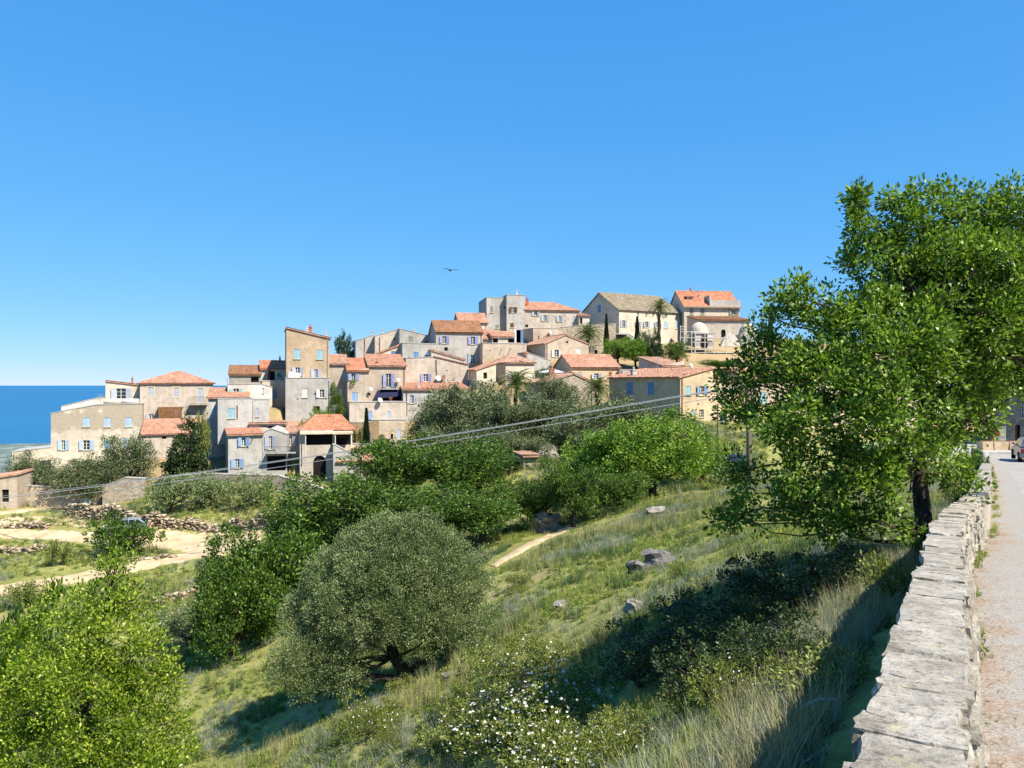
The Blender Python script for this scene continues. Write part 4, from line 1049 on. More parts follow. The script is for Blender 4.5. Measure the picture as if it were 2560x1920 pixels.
            for q_ in (.1, .66, .97):
                MB().tube([(xa + (xb - xa) * q_, -1.55, zb_ - 2.6), (xa + (xb - xa) * q_, -1.55, zb_ + .11)], .06, 6).build('post', M['frame'], root)
        elif k == 'leanto':
            xa, zt = loc(ex[1], ex[3]); xb, zb_ = loc(ex[2], ex[4]); lr = MB()
            slope(lr, (xa - .2, -.3, zb_ - .05), (xb, -.3, zb_ - .05), (xa - .2, 3.2, zt + .35), (xb, 3.2, zt + .35), 5)
            lr.build('lean_to_roof', M['tile'], root)
            for q_ in (.72, .86, .99): MB().tube([(xa + (xb - xa) * q_, -.1, 0), (xa + (xb - xa) * q_, -.1, zb_ - .1)], .07, 6).build('post', M['wood'], root)
    return root

# ------------------------------------------------------------------ foliage
def leaves(rng, base, dirs, L, Wd, droop=0.12):
    """diamond leaves, one folded quad each; base (n,3) root of leaf, dirs (n,3) unit"""
    n = len(base)
    r = rng.normal(size=(n, 3)); side = np.cross(dirs, r); side /= np.linalg.norm(side, axis=1)[:, None] + 1e-9
    nor = np.cross(side, dirs)
    l = (L * rng.uniform(0.65, 1.25, n))[:, None]; w = (Wd * rng.uniform(0.7, 1.2, n))[:, None] * 0.5
    mid = base + dirs * l * 0.52
    v = np.empty((n, 4, 3))
    v[:, 0] = base; v[:, 1] = mid + side * w + nor * w * 0.35; v[:, 2] = base + dirs * l - nor * l * droop; v[:, 3] = mid - side * w + nor * w * 0.35
    q = np.arange(n * 4).reshape(n, 4)
    return v.reshape(-1, 3), q

def unit(a): return a / (np.linalg.norm(a, axis=-1, keepdims=True) + 1e-9)

def crown_points(rng, lobes, per_vol, shell=0.55, jitter=0.0, minn=12):
    """clump centres spread through ellipsoid lobes (cx,cy,cz,rx,ry,rz), thicker towards the outside"""
    C = []; O = []
    for (cx, cy, cz, rx, ry, rz) in lobes:
        n = max(minn, int(per_vol * rx * ry * rz))
        d = unit(rng.normal(size=(n, 3)))
        rad = (shell ** 3 + (1 - shell ** 3) * rng.random(n)) ** (1 / 3.0)
        rad *= 1 + 0.16 * np.sin(d[:, 0] * 5.1 + cx * 3) * np.sin(d[:, 1] * 4.3 + cy) + 0.12 * np.sin(d[:, 2] * 7.7 + cz * 2 + d[:, 0] * 3) + rng.normal(0, 0.05 + jitter, n)
        C.append(np.array([cx, cy, cz]) + d * rad[:, None] * np.array([rx, ry, rz])); O.append(d)
    return np.concatenate(C), np.concatenate(O)

def crown_mesh(name, rng, lobes, per_vol, clump_r, per_clump, L, Wd, mat, shell=0.5, up=0.35, out=0.5, jitter=0.0, rosette=0.8):
    C, O = crown_points(rng, lobes, per_vol, shell, jitter)
    n = len(C) * per_clump
    cc = np.repeat(C, per_clump, 0); oo = np.repeat(O, per_clump, 0)
    off = unit(rng.normal(size=(n, 3))) * (rng.random(n) ** 0.5 * clump_r * np.repeat(rng.uniform(.6, 1.3, len(C)), per_clump))[:, None]
    base = cc + off
    d = unit(rosette * unit(off) + out * oo + rng.normal(size=(n, 3)) * 0.55 + np.array([0, 0, up]))
    v, q = leaves(rng, base, d, L, Wd)
    return np_mesh(name, v, q, mat), C

def foliage_ball(name, mat, parent, loc, r, n, L):
    rng = np.random.default_rng(int(abs(loc[0] * 100)) + n)
    d = unit(rng.normal(size=(n, 3))); b = d * (rng.random(n)[:, None] ** .5) * r * .8
    v, q = leaves(rng, b, unit(d + rng.normal(size=(n, 3)) * .5), L, L * .5)
    return link(name, np_mesh(name, v, q, mat), parent, loc)

def limb_mesh(rng, b, p0, p1, r0, r1, bend=0.08, n=9, sides=7):
    p0 = np.array(p0, float); p1 = np.array(p1, float); L = np.linalg.norm(p1 - p0)
    o = rng.normal(size=3) * L * bend; pts = []; rr = []
    for i in range(n + 1):
        t = i / n
        pts.append(p0 * (1 - t) + p1 * t + o * sin(pi * t) + rng.normal(size=3) * L * 0.012 * (0 < i < n)); rr.append(r0 * (1 - t) + r1 * t)
    b.tube(pts, rr, sides, cap=False)
    return pts

def tree_from_lobes(name, label, cat, lobes, base, trunk, r0, mat, seed, per_vol, clump_r, per_clump, L, Wd, group=None, twigs=60, forks=None, **kw):
    """lobes are in world space, base = foot of the trunk, trunk = points the stem passes"""
    rng = np.random.default_rng(seed)
    B0 = np.array(base, float)
    root = empty(name, base)
    tag(root, label, cat, group)
    lo = [(a - B0[0], b - B0[1], c - B0[2], d, e, f) for a, b, c, d, e, f in lobes]
    me, C = crown_mesh('crown', rng, lo, per_vol, clump_r, per_clump, L, Wd, mat, **kw)
    tb = MB()
    st = [np.array(p, float) - B0 for p in trunk]
    n = len(st); tb.tube(st, [r0 * (1.25 if i == 0 else 1.0) * (1 - 0.6 * i / max(1, n - 1)) for i in range(n)], 10, cap=False)
    ends = []
    for l in lo:
        c_ = np.array(l[:3])
        k = min(range(1, n), key=lambda i: np.linalg.norm(st[i] - c_) + max(0, st[i][2] - c_[2]) * 1.5) if n > 1 else 0
        pts = limb_mesh(rng, tb, st[k], c_, r0 * 0.25, r0 * 0.06)
        ends.append((c_, pts))
    for i in rng.choice(len(C), min(twigs, len(C)), replace=False):
        k = min(range(len(ends)), key=lambda j: np.linalg.norm(ends[j][0] - C[i]))
        limb_mesh(rng, tb, ends[k][1][rng.integers(3, 6)], C[i], r0 * 0.12, r0 * 0.03, 0.12, 4, 4)
    link('trunk', tb.mesh('trunk', M['bark'], True), root)
    link('crown', me, root)
    return root

def proto_tree(seed, lobes, trunk_h, r0, mat, per_vol, clump_r, per_clump, L, Wd, twigs=24, **kw):
    """crown and trunk meshes of a tree 1 m... of real size; returned as (trunk mesh, crown mesh, height, width)"""
    rng = np.random.default_rng(seed)
    me, C = crown_mesh('crown', rng, lobes, per_vol, clump_r, per_clump, L, Wd, mat, **kw)
    tb = MB(); top = np.array([rng.normal() * .15, rng.normal() * .15, trunk_h])
    tb.tube([(0, 0, -0.6), (0.03, 0, trunk_h * .3), tuple(top * .6), tuple(top)], [r0 * 1.3, r0, r0 * .85, r0 * .7], 9, cap=False)
    for l in lobes:
        pts = limb_mesh(rng, tb, top * .85, l[:3], r0 * .5, r0 * .15)
    for i in rng.choice(len(C), min(twigs, len(C)), replace=False):
        k = min(lobes, key=lambda l: np.linalg.norm(np.array(l[:3]) - C[i]))
        limb_mesh(rng, tb, k[:3], C[i], r0 * .14, r0 * .04, .1, 3, 4)
    hi = max(l[2] + l[5] for l in lobes); wd = 2 * max(max(abs(l[0]) + l[3], abs(l[1]) + l[4]) for l in lobes)
    return tb.mesh('trunk', M['bark'], True), me, hi, wd

def rand_lobes(seed, n, W, Hc, zc, r=(0.32, 0.52)):
    g = np.random.default_rng(seed); out = [(0, 0, zc, W * .55, W * .55, Hc * .55)]
    for i in range(n):
        a = 2 * pi * i / n + g.normal() * .3; rr = g.uniform(.45, .68) * W; s = g.uniform(*r) * W
        out.append((rr * cos(a), rr * sin(a), zc + g.uniform(-.55, .6) * Hc, s, s, s * g.uniform(.65, .95)))
    return out

BUSH = []
def put_tree(proto, name, label, cat, u, vtop, wpx, Y=None, vbase=None, group=None, rz=None, sink=0.1, parts=('trunk', 'crown')):
    """a copy of a proto tree: crown centre column u, top row vtop, crown width in pixels; foot on the hillside"""
    tm, cm, hi, wd = proto
    if Y is None: X, Y, Zg = ground(u, vbase)
    else:
        X = (u - 1280) / F * Y; Zg = float(terrain(np.array([X]), np.array([Y]))[0])
    zt = EYE + (960 - vtop) / F * Y
    sz = max(0.25, (zt - Zg) / (hi * .93)); sx = wpx / F * Y / wd
    BUSH.append((X, Y, wpx / F * Y * .5, cat))
    root = empty(name, (X, Y, Zg - sink), rnd.uniform(0, 6.28) if rz is None else rz)
    root.scale = (sx, sx, sz)
    tag(root, label, cat, group)
    if tm is not None: link(parts[0], tm, root)
    link(parts[1], cm, root)
    return root
# ------------------------------------------------------------------ build the village
for h in HS: h['root'] = build_house(h)

ZONES[9] = (1700, 680, 6.9125)
# church: nave, two domes, chapel block, curved gable
CH = dict(z=9, label='pale church with two round domes under repair on the hill', box=(345, 1212, 832, 1480), Y=141, a=radians(4), d=8, roof=('back', 772, 'tilebrown'), wall='beige',
          wins=[('C', 580, 862, 60, 40, 'sh_lilac'), ('A', 750, 1075, 78, 165, 0)], name='church', cat='church', ext=3.0, chim=(), extra=(), ctrl=False, group=None)
frame(CH); church = build_house(CH)
def ch_pt(x, y, dy):
    u, v = px(9, x, y); Yp = CH['Y'] + dy
    X_, Y_, Z_ = P(u, v, Yp); c, s = cos(CH['a']), sin(CH['a']); ox, oy, oz = CH['O']
    return ((X_ - ox) * c + (Y_ - oy) * s, -(X_ - ox) * s + (Y_ - oy) * c, Z_ - oz)
for cx, yb_, yt_, rpx, dy in [(325, 1050, 868, 162, -3.0), (1172, 1066, 888, 152, -2.5)]:
    p = ch_pt(cx, yb_, dy); q_ = ch_pt(cx, yt_, dy); r_ = rpx / 6.9125 / F * 138; hh = q_[2] - p[2]
    prof_ = [(r_ * 1.06, -.25), (r_ * 1.06, 0)] + [(r_ * cos(t), hh * sin(t)) for t in np.linspace(0, pi / 2 - .02, 10)]
    MB().lathe(prof_, 24).build('dome', M['beige'], church, True, loc=p)
    MB().box(p[0] - r_ * 1.15, p[0] + r_ * 1.15, p[1] - r_ * 1.1, p[1] + r_ * 1.1, 0, p[2] - .2).build('dome_base', M['grey'], church)
a0 = ch_pt(262, 1072, -5.5); a1 = ch_pt(600, 1400, -5.5)
MB().box(a0[0], a1[0], a0[1], a0[1] + 3.6, 0, a0[2]).build('chapel', M['concrete'], church)
MB().box(a0[0] - .25, a1[0] + .25, a0[1] - .25, a0[1] + 3.8, a0[2] + .003, a0[2] + .22).build('chapel_cornice', M['grey'], church)
for xa, xb in ((268, 372), (470, 580)):
    for ya, yb_ in ((1080, 1185), (1285, 1360)):
        p = ch_pt(xa, yb_, -5.5); q_ = ch_pt(xb, ya, -5.5)
        MB().box(p[0], q_[0], p[1] - .08, p[1] - .003, p[2], q_[2]).build('panel', M['white'], church)
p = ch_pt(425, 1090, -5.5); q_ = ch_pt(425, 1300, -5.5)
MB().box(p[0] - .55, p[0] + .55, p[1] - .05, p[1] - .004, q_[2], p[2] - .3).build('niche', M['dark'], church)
pts = []; g0 = ch_pt(690, 1390, -4.5); g1 = ch_pt(1075, 1390, -4.5)
for k in range(17):
    t = k / 16; pts.append((g1[0] + (g0[0] - g1[0]) * t, g0[2] + 3.3 * sin(pi * t) ** .6 - .0))
MB().prism([(g0[0], 0), (g1[0], 0)] + pts, g0[1], g0[1] + .8).build('curved_gable', M['white'], church)
p = ch_pt(822, 1310, -4.6); MB().box(p[0] - .6, p[0] + .6, p[1] - .05, p[1] + .05, p[2] - .3, p[2] + .3).build('plaque', M['grey2'], church)
b0 = ch_pt(240, 1400, -6.5); b1 = ch_pt(930, 1400, -6.5)
MB().box(b0[0], b1[0], b0[1], b0[1] + 1.2, -6, b0[2]).build('podium', M['beige'], church)
t0 = ch_pt(62, 1080, -4.5); t1 = ch_pt(190, 1080, -4.5)
MB().box(t0[0], t1[0], t0[1], t0[1] + 3, -6, t0[2]).build('buttress_tower', M['grey2'], church)
p = ch_pt(1090, 1090, -3); q_ = ch_pt(1460, 1090, -3)
MB().box(p[0], q_[0], p[1], p[1] + 2.5, 0, p[2]).build('side_chapel', M['pale'], church)

# scaffolding in front of the chapel
sc0 = P(*px(9, 0, 1400), 132.5); sroot = empty('scaffolding', (sc0[0], sc0[1], sc0[2] - 5)); tag(sroot, 'steel tube scaffolding standing against the church chapel', 'scaffolding')
def sp(x, y, dy=0.0):
    a = P(*px(9, x, y), 132.5 + dy); return (a[0] - sc0[0], a[1] - sc0[1], a[2] - sc0[2] + 5)
for x, y0, y1 in [(8, 920, 1659), (75, 925, 1659), (200, 1010, 1659), (262, 1040, 1659), (430, 1060, 1659), (590, 1060, 1659), (800, 1090, 1659), (935, 1390, 1659)]:
    for dy in (0, 1.1):
        MB().tube([sp(x, y1 + 25, dy), sp(x, y0, dy)], .07, 6).build('upright', M['scaffold'], sroot)
for y, x0, x1 in [(1035, 0, 620), (1135, 0, 810), (1215, 190, 600), (1340, 0, 590), (1395, 200, 940), (1440, 200, 940), (1490, 200, 940), (1555, 60, 930), (945, 0, 80), (990, 0, 80)]:
    for dy in (0, 1.1):
        MB().tube([sp(x0, y, dy), sp(x1, y, dy)], .055, 5).build('ledger', M['scaffold'], sroot)
for y, x0, x1 in [(1140, 60, 600), (1345, 60, 600), (1400, 200, 940)]:
    a = sp(x0, y); b_ = sp(x1, y, 0); MB().box(a[0], b_[0], a[1] + .05, a[1] + 1.05, a[2] - .03, a[2] + .03).build('platform', M['scaffold'], sroot)
for (xa, ya), (xb, yb_) in [((530, 1290), (740, 1155)), ((740, 1560), (870, 1440)), ((8, 1340), (75, 1140)), ((200, 1555), (262, 1345))]:
    MB().tube([sp(xa, ya, -.06), sp(xb, yb_, -.06)], .055, 5).build('brace', M['scaffold'], sroot)

# ------------------------------------------------------------------ road wall of rough stones
def stone_mesh(name, seed, n, rnd_, jit, mat):
    g = np.random.default_rng(seed); bm = bmesh.new()
    bmesh.ops.create_cube(bm, size=1.0)
    bmesh.ops.subdivide_edges(bm, edges=bm.edges[:], cuts=n, use_grid_fill=True)
    ph = g.uniform(0, 6, 6)
    for v in bm.verts:
        p = np.array(v.co); l = np.linalg.norm(p) + 1e-9; s_ = p / l * 0.62
        p = p * (1 - rnd_) + s_ * rnd_
        p = p + jit * np.array([sin(p[1] * 7 + ph[0]) + sin(p[2] * 9 + ph[1]), sin(p[0] * 8 + ph[2]) + sin(p[2] * 6 + ph[3]), sin(p[0] * 7 + ph[4]) + sin(p[1] * 8 + ph[5])]) + g.normal(0, jit * .5, 3)
        v.co = p
    me = bpy.data.meshes.new(name); bm.to_mesh(me); bm.free(); me.materials.append(mat); return me
CAPS = [stone_mesh('cap_stone', 40 + i, 4, 0.09, 0.02, M['wallstone']) for i in range(14)]
FACE = [stone_mesh('stone', 70 + i, 1, 0.25, 0.04, M['wallstone']) for i in range(10)]
wroot = empty('road_wall', (0, 0, 0)); tag(wroot, 'long low wall of pale rough stone along the road', 'wall')
WT = 0.31
def wz(y): return float(road_z(y)) + 0.70
V = []; wy = np.concatenate([np.linspace(-3.4, 16, 60), np.linspace(17, 53, 60)])
for y in wy:
    dx, dy = wall_dir(y); nxn, nyn = dy, -dx; x = float(wall_x(y)); zt = wz(y) - 0.018
    for o, z in [(0.07, zt - 1.3), (0.0, zt - .03), (-0.03, zt), (-WT + .05, zt), (-WT + .02, zt - .05), (-WT - 0.08, zt - 2.6)]:
        V.append((x + nxn * o, y + nyn * o, z + rnd.uniform(-.008, .008)))
Q = [(i * 6 + j, i * 6 + j + 1, (i + 1) * 6 + j + 1, (i + 1) * 6 + j) for i in range(len(wy) - 1) for j in range(5)]
link('core', np_mesh('core', np.array(V), np.array(Q), M['wallstone']), wroot)
y = -3.0; k = 0; prev = 0.0
while y < 34 and k < 290:
    l = rnd.uniform(.12, .5) if y < 12 else rnd.uniform(.25, .5)
    y += (prev + l) / 2 * wall_dir(y)[1]
    dx, dy = wall_dir(y); nxn, nyn = dy, -dx; x = float(wall_x(y))
    f = rnd.uniform(-.012, .012); wd = WT + rnd.uniform(-.02, .05)
    o = -WT / 2 + f + .01; hgt = rnd.uniform(.10, .15)
    link('cap_stone', rnd.choice(CAPS), wroot, (x + nxn * o, y + nyn * o, wz(y) - hgt / 2 + rnd.uniform(-.010, .012)), (rnd.uniform(-.006, .006) - .058, rnd.uniform(-.012, .012), -atan2(dx, dy) + rnd.uniform(-.06, .06)), (wd, l * 1.14, hgt))
    prev = l; k += 1
k = 0; y = 2.2
while y < 17 and k < 290:
    l = rnd.uniform(.16, .34)
    dx, dy = wall_dir(y); nxn, nyn = dy, -dx; x = float(wall_x(y)); z = wz(y) - 0.13
    while z > wz(y) - 0.75:
        hgt = rnd.uniform(.08, .17)
        o = 0.0 + 0.055 * ((wz(y) - z) / .7) - .03
        link('stone', rnd.choice(FACE), wroot, (x + nxn * o + dx * rnd.uniform(-.05, .05), y + nyn * o + dy * rnd.uniform(-.05, .05), z - hgt / 2), (rnd.uniform(-.1, .1), rnd.uniform(-.08, .08), -atan2(dx, dy) + rnd.uniform(-.08, .08)), (rnd.uniform(.12, .17), l * rnd.uniform(.95, 1.1), hgt * 1.08))
        z -= hgt; k += 1
    y += l * dy
for y, o, w_, l_, dz in [(2.75, -.40, .16, .5, -.52), (3.2, -.38, .14, .45, -.62), (2.6, -.50, .2, .5, -.85)]:
    dx, dy = wall_dir(y); x = float(wall_x(y))
    link('footing_stone', rnd.choice(CAPS), wroot, (x + dy * o, y - dx * o, wz(y) + dz), (0, 0, -atan2(dx, dy)), (w_, l_, .3))

# dry stone terrace walls: real stones, too small to pick apart
def dry_wall(label, pts, hpx, seed, name='dry_stone_wall'):
    g = np.random.default_rng(seed); P3 = [ground(u, v) for u, v in pts]
    root = empty(name, P3[0]); tag(root, label, 'wall')
    cube = np.array([(x, y, z) for x in (-.5, .5) for y in (-.5, .5) for z in (-.5, .5)]); F6 = np.array([(0, 1, 3, 2), (4, 6, 7, 5), (0, 4, 5, 1), (2, 3, 7, 6), (0, 2, 6, 4), (1, 5, 7, 3)])
    VV = []; QQ = []; n = 0
    for i in range(len(P3) - 1):
        A_, B_ = np.array(P3[i]), np.array(P3[i + 1]); L = np.hypot(*(B_ - A_)[:2]); ang = atan2(B_[1] - A_[1], B_[0] - A_[0])
        Hm = hpx / F * A_[1]
        ax = 0.0
        while ax < L:
            sl = g.uniform(.16, .36); p = A_ + (B_ - A_) * (ax / L); zt = float(terrain(p[:1], p[1:2])[0]) - .15
            top = zt + Hm * (0.85 + 0.25 * sin(ax * .7 + i) + g.normal(0, .06)); zz = zt
            while zz < top:
                hh = g.uniform(.1, .2)
                v = cube * np.array([sl * 1.08, g.uniform(.4, .6), hh]) + g.normal(0, .03, (8, 3))
                a = ang + g.normal(0, .2); R_ = np.array([[cos(a), -sin(a), 0], [sin(a), cos(a), 0], [0, 0, 1]])
                v = v @ R_.T + np.array([p[0] + g.normal(0, .08), p[1] + g.normal(0, .1) + (zz - zt) * .12, zz + hh / 2]) - np.array(P3[0])
                VV.append(v); QQ.append(F6 + n); n += 8; zz += hh * .92
            ax += sl
    o = link('stones', np_mesh('stones', np.concatenate(VV), np.concatenate(QQ), M['drystone']), root); o['kind'] = 'stuff'
dry_wall('long dry stone terrace wall above the main dirt track', [(165, 1296), (260, 1300), (380, 1316), (470, 1322), (520, 1330), (600, 1326), (700, 1318)], 34, 1)
dry_wall('tumbled dry stone wall beside the lowest green terrace', [(352, 1522), (420, 1506), (500, 1488), (560, 1470)], 22, 2)
dry_wall('broken grey dry stone wall left of the round shrub', [(-20, 1376), (60, 1384), (140, 1372)], 16, 3)
dry_wall('rubble bank under the upper dirt track', [(-30, 1322), (60, 1318), (115, 1322)], 14, 4)
dry_wall('scattered line of white stones by the lower track', [(225, 1412), (300, 1404), (400, 1398), (450, 1392)], 8, 5)

# rocks
ROCKS = [stone_mesh('rock', 200 + i, 3, 0.55, 0.09, M['rock']) for i in range(4)]
DROCK = stone_mesh('rock', 215, 3, 0.5, 0.1, m_plaster('lichen_rock', lin(128, 124, 116), .8))
def rock(label, u, v, wpx, hpx, me, seed=0, Y=None):
    if Y is None: X, Y, Z_ = ground(u, v)
    else: X = (u - 1280) / F * Y; Z_ = float(terrain(np.array([X]), np.array([Y]))[0])
    w_ = wpx / F * Y; h_ = hpx / F * Y
    o = link('boulder', me, None, (X, Y, Z_ + h_ * .25), (0, 0, seed), (w_, w_ * .8, h_)); tag(o, label, 'rock')
rock('dark lichen covered boulder lying in the grass slope', 1645, 1412, 62, 44, DROCK, .4)
rock('lower dark boulder touching the lichen boulder', 1592, 1430, 44, 34, DROCK, 1.9)
rock('pale pinkish boulder in the grass above the shaded scrub', 1585, 1535, 40, 40, ROCKS[1], 2)
rock('narrow pale stone in the middle of the grass slope', 1402, 1522, 30, 24, ROCKS[2], .8)
rock('pale slab beside the foot of the big olive', 1130, 1692, 40, 12, ROCKS[3], .2)
rock('white rock outcrop behind the footpath under the walnut trees', 1362, 1325, 60, 50, ROCKS[0], .3)
rock('grey rock ledge between the olive grove and the green trees', 1362, 1110, 56, 44, ROCKS[2], .5, 66)
rock('pale boulder by the trunk of the fresh green tree', 1640, 1288, 50, 24, ROCKS[3], 1.2)

# ------------------------------------------------------------------ foreground trees
def L2(lst, Y0, k=1.0):
    out = []
    for u, v, ru, rv, dy in lst:
        Y = Y0 + dy; p = P(u, v, Y); a, b = ru / F * Y, rv / F * Y
        out.append((p[0], p[1], p[2], a * k, (a + b) / 2 * .95, b * k))
    return out
YO = 13.2
oak_l = L2([(2300, 545, 105, 75, 0), (2425, 575, 110, 95, .6), (2545, 545, 110, 95, .5), (2190, 660, 105, 95, 0), (2330, 720, 150, 125, .9), (2480, 760, 150, 150, 1.0), (2148, 560, 30, 50, 0), (2142, 500, 12, 20, 0), (2260, 500, 50, 38, 0), (2400, 500, 60, 40, .3),
            (1985, 735, 50, 46, -.3), (2050, 790, 80, 62, -.3), (1945, 800, 70, 60, .1), (2130, 800, 115, 100, -.2), (2240, 880, 150, 115, -.9), (1920, 900, 95, 70, .2), (2050, 930, 140, 95, -.4),
            (1850, 960, 70, 46, .4), (1905, 1020, 110, 60, .3), (2030, 1060, 135, 80, -.9), (2200, 1020, 150, 105, -1.1), (2370, 930, 140, 125, .5), (2500, 890, 105, 85, .8), (2405, 1060, 80, 85, .1),
            (1840, 1180, 60, 40, -.2), (1830, 1290, 62, 36, -.2), (1930, 1250, 100, 56, -.4), (2050, 1200, 120, 75, -.9), (2180, 1200, 115, 80, -1.2), (2070, 1300, 90, 56, -.7), (2300, 1120, 100, 66, -1.0), (2390, 1190, 60, 46, -.4), (2200, 1310, 90, 50, -.8),
            (2650, 700, 140, 200, .8), (2640, 900, 110, 110, .8), (2465, 650, 105, 85, -.3), (2550, 770, 110, 105, -.4), (2430, 820, 115, 90, -.5), (2360, 640, 90, 75, -.2), (2290, 800, 100, 80, -.6)], YO)
def gz(X, Y): return float(terrain(np.array([X]), np.array([Y]))[0])
bx, by = (2312 - 1280) / F * YO, YO
tree_from_lobes('oak_tree', 'big oak tree leaning over the road wall', 'tree', oak_l, (bx, by, gz(bx, by) - .2),
                [(bx, by, gz(bx, by) - .2), P(2312, 1330, YO), P(2296, 1180, YO), P(2318, 1040, YO), P(2300, 900, YO), P(2330, 820, YO)], 0.16, M['oak'], 5, 215, 0.20, 42, 0.092, 0.048, twigs=260, shell=.15, up=.25, rosette=1.0, jitter=.06)
YV = 25.5
ol = L2([(1000, 1345, 85, 62, 0), (905, 1385, 80, 62, .2), (1095, 1385, 78, 66, .3), (830, 1450, 72, 62, .2), (960, 1430, 110, 80, -.5), (1070, 1460, 95, 82, -.4), (1165, 1450, 62, 66, .3), (770, 1525, 60, 52, .3), (870, 1520, 95, 75, -.7), (985, 1530, 100, 72, -1.0), (1110, 1550, 85, 66, -.4), (1195, 1540, 42, 54, .3),
         (1050, 1310, 48, 36, .4), (940, 1330, 50, 36, .3), (735, 1560, 36, 36, .2), (810, 1590, 70, 48, -.5), (905, 1600, 80, 42, -.7), (1065, 1600, 80, 40, -.2), (1160, 1600, 48, 34, .2), (985, 1470, 120, 100, .8),
         (760, 1640, 66, 56, -1.0), (830, 1650, 66, 52, -1.0), (705, 1680, 48, 44, -1.0), (780, 1705, 70, 40, -1.1), (870, 1690, 46, 36, -1.0)], YV)
bx, by = (1026 - 1280) / F * YV, YV
tree_from_lobes('olive_tree', 'large round silvery olive tree standing on the grass slope', 'tree', ol, (bx, by, gz(bx, by) - .2),
                [(bx, by, gz(bx, by) - .2), P(1018, 1690, YV), P(985, 1640, YV), P(960, 1560, YV), P(980, 1460, YV)], 0.27, M['olive'], 9, 270, 0.22, 66, 0.072, 0.025, twigs=70, shell=.62, up=.5, out=.7, rosette=.5, jitter=.05)
YB = 13.0
bl = L2([(290, 1430, 40, 48, 0), (255, 1490, 70, 60, 0), (350, 1510, 70, 50, .2), (180, 1540, 90, 70, .2), (290, 1590, 120, 80, -.3), (110, 1610, 100, 70, .3), (390, 1620, 50, 50, 0), (30, 1680, 90, 70, .4), (200, 1690, 140, 90, -.6), (340, 1720, 90, 80, -.4),
         (80, 1790, 130, 90, 0), (260, 1810, 150, 95, -.8), (420, 1690, 40, 40, 0), (435, 1800, 48, 60, -.1), (420, 1870, 60, 50, -.2), (120, 1890, 150, 80, -.5), (300, 1920, 170, 80, -1.0), (-60, 1780, 100, 120, .3), (-40, 1920, 120, 90, 0)], YB)
bx, by = (190 - 1280) / F * YB, YB
tree_from_lobes('broadleaf_tree', 'bright yellow green leafy tree rising from the slope below the camera', 'tree', bl, (bx, by, gz(bx, by) - .2),
                [(bx, by, gz(bx, by) - .2), P(200, 1950, YB), P(210, 1800, YB), P(230, 1650, YB), P(270, 1500, YB)], 0.13, M['lime'], 14, 200, 0.18, 60, 0.064, 0.033, twigs=60, shell=.45, up=.55, rosette=.9, jitter=.05)

# ------------------------------------------------------------------ tree kinds, then copies
PT = {}
for i in range(3):
    PT['broad%d' % i] = proto_tree(100 + i, rand_lobes(100 + i, 14, 2.3, 2.2, 3.4), 2.0, .2, M['broad'], 26, .36, 44, .14, .085, shell=.6, up=.3)
    PT['olive%d' % i] = proto_tree(120 + i, rand_lobes(120 + i, 12, 2.0, 1.7, 2.7), 1.4, .2, M['olive2'], 36, .36, 46, .14, .055, shell=.6, up=.45)
PT['fresh0'] = proto_tree(140, rand_lobes(140, 14, 2.5, 2.0, 3.4), 1.8, .2, M['broad2'], 26, .36, 44, .14, .085, shell=.55, up=.3)
PT['fresh1'] = proto_tree(141, rand_lobes(141, 14, 2.3, 2.2, 3.3), 1.8, .2, M['broad2'], 26, .36, 44, .14, .085, shell=.55, up=.3)
PT['dark'] = proto_tree(150, [(0, 0, 1.3, 1.5, 1.5, 1.3), (0, 0, 2.5, 1.25, 1.25, 1.2), (.1, 0, 3.7, .8, .8, 1.1), (.1, .1, 4.6, .35, .35, .8), (-.8, .4, 1.4, .9, .9, 1), (.8, -.4, 1.3, .9, .9, 1)], 1.0, .18, M['darkleaf'], 60, .24, 24, .17, .1, shell=.6, up=.2)
PT['dark_round'] = proto_tree(151, rand_lobes(151, 8, 2.0, 1.5, 2.4), 1.2, .2, M['darkleaf'], 28, .3, 22, .2, .1, shell=.6)
for i in range(2):
    PT['bush%d' % i] = proto_tree(160 + i, rand_lobes(160 + i, 7, 1.0, .5, .72), .4, .06, M['scrub'], 150, .16, 20, .11, .05, twigs=8, shell=.55, up=.6)
PT['obush'] = proto_tree(163, rand_lobes(163, 8, 1.2, .8, 1.0), .5, .1, M['olive'], 170, .17, 24, .11, .038, twigs=8, shell=.6, up=.6)
PT['gbush'] = proto_tree(164, rand_lobes(164, 8, 1.2, .8, 1.0), .5, .1, M['broad'], 170, .17, 22, .12, .06, twigs=8, shell=.6, up=.5)
PT['dbush'] = proto_tree(165, rand_lobes(165, 8, 1.1, .6, .85), .4, .08, M['darkleaf'], 150, .13, 24, .075, .04, twigs=8, shell=.6, up=.5)
PT['cistus'] = proto_tree(166, rand_lobes(166, 9, 1.0, .42, .55), .3, .04, M['cistus'], 420, .10, 24, .055, .02, twigs=8, shell=.6, up=.7)
def conifer(seed):
    rng = np.random.default_rng(seed); n = 9000
    t = rng.random(n) ** .8; a = rng.random(n) * 2 * pi; R_ = .34 * np.sin(np.clip(t, 0, 1) ** .55 * pi) ** .8 * (1 - t * .55) + .03
    rr = R_ * (0.72 + .36 * rng.random(n)) * (1 + .12 * np.sin(a * 5 + t * 20))
    b = np.stack([rr * np.cos(a), rr * np.sin(a), .15 + t * 3.75], 1); d = unit(np.stack([np.cos(a) * .45, np.sin(a) * .45, np.ones(n)], 1) + rng.normal(size=(n, 3)) * .25)
    v, q = leaves(rng, b, d, .16, .05)
    return MB().tube([(0, 0, -.5), (0, 0, 3.2)], [.08, .02], 7).mesh('trunk', M['bark']), np_mesh('crown', v, q, M['cypress']), 4.0, .72
PT['cypress'] = conifer(3)

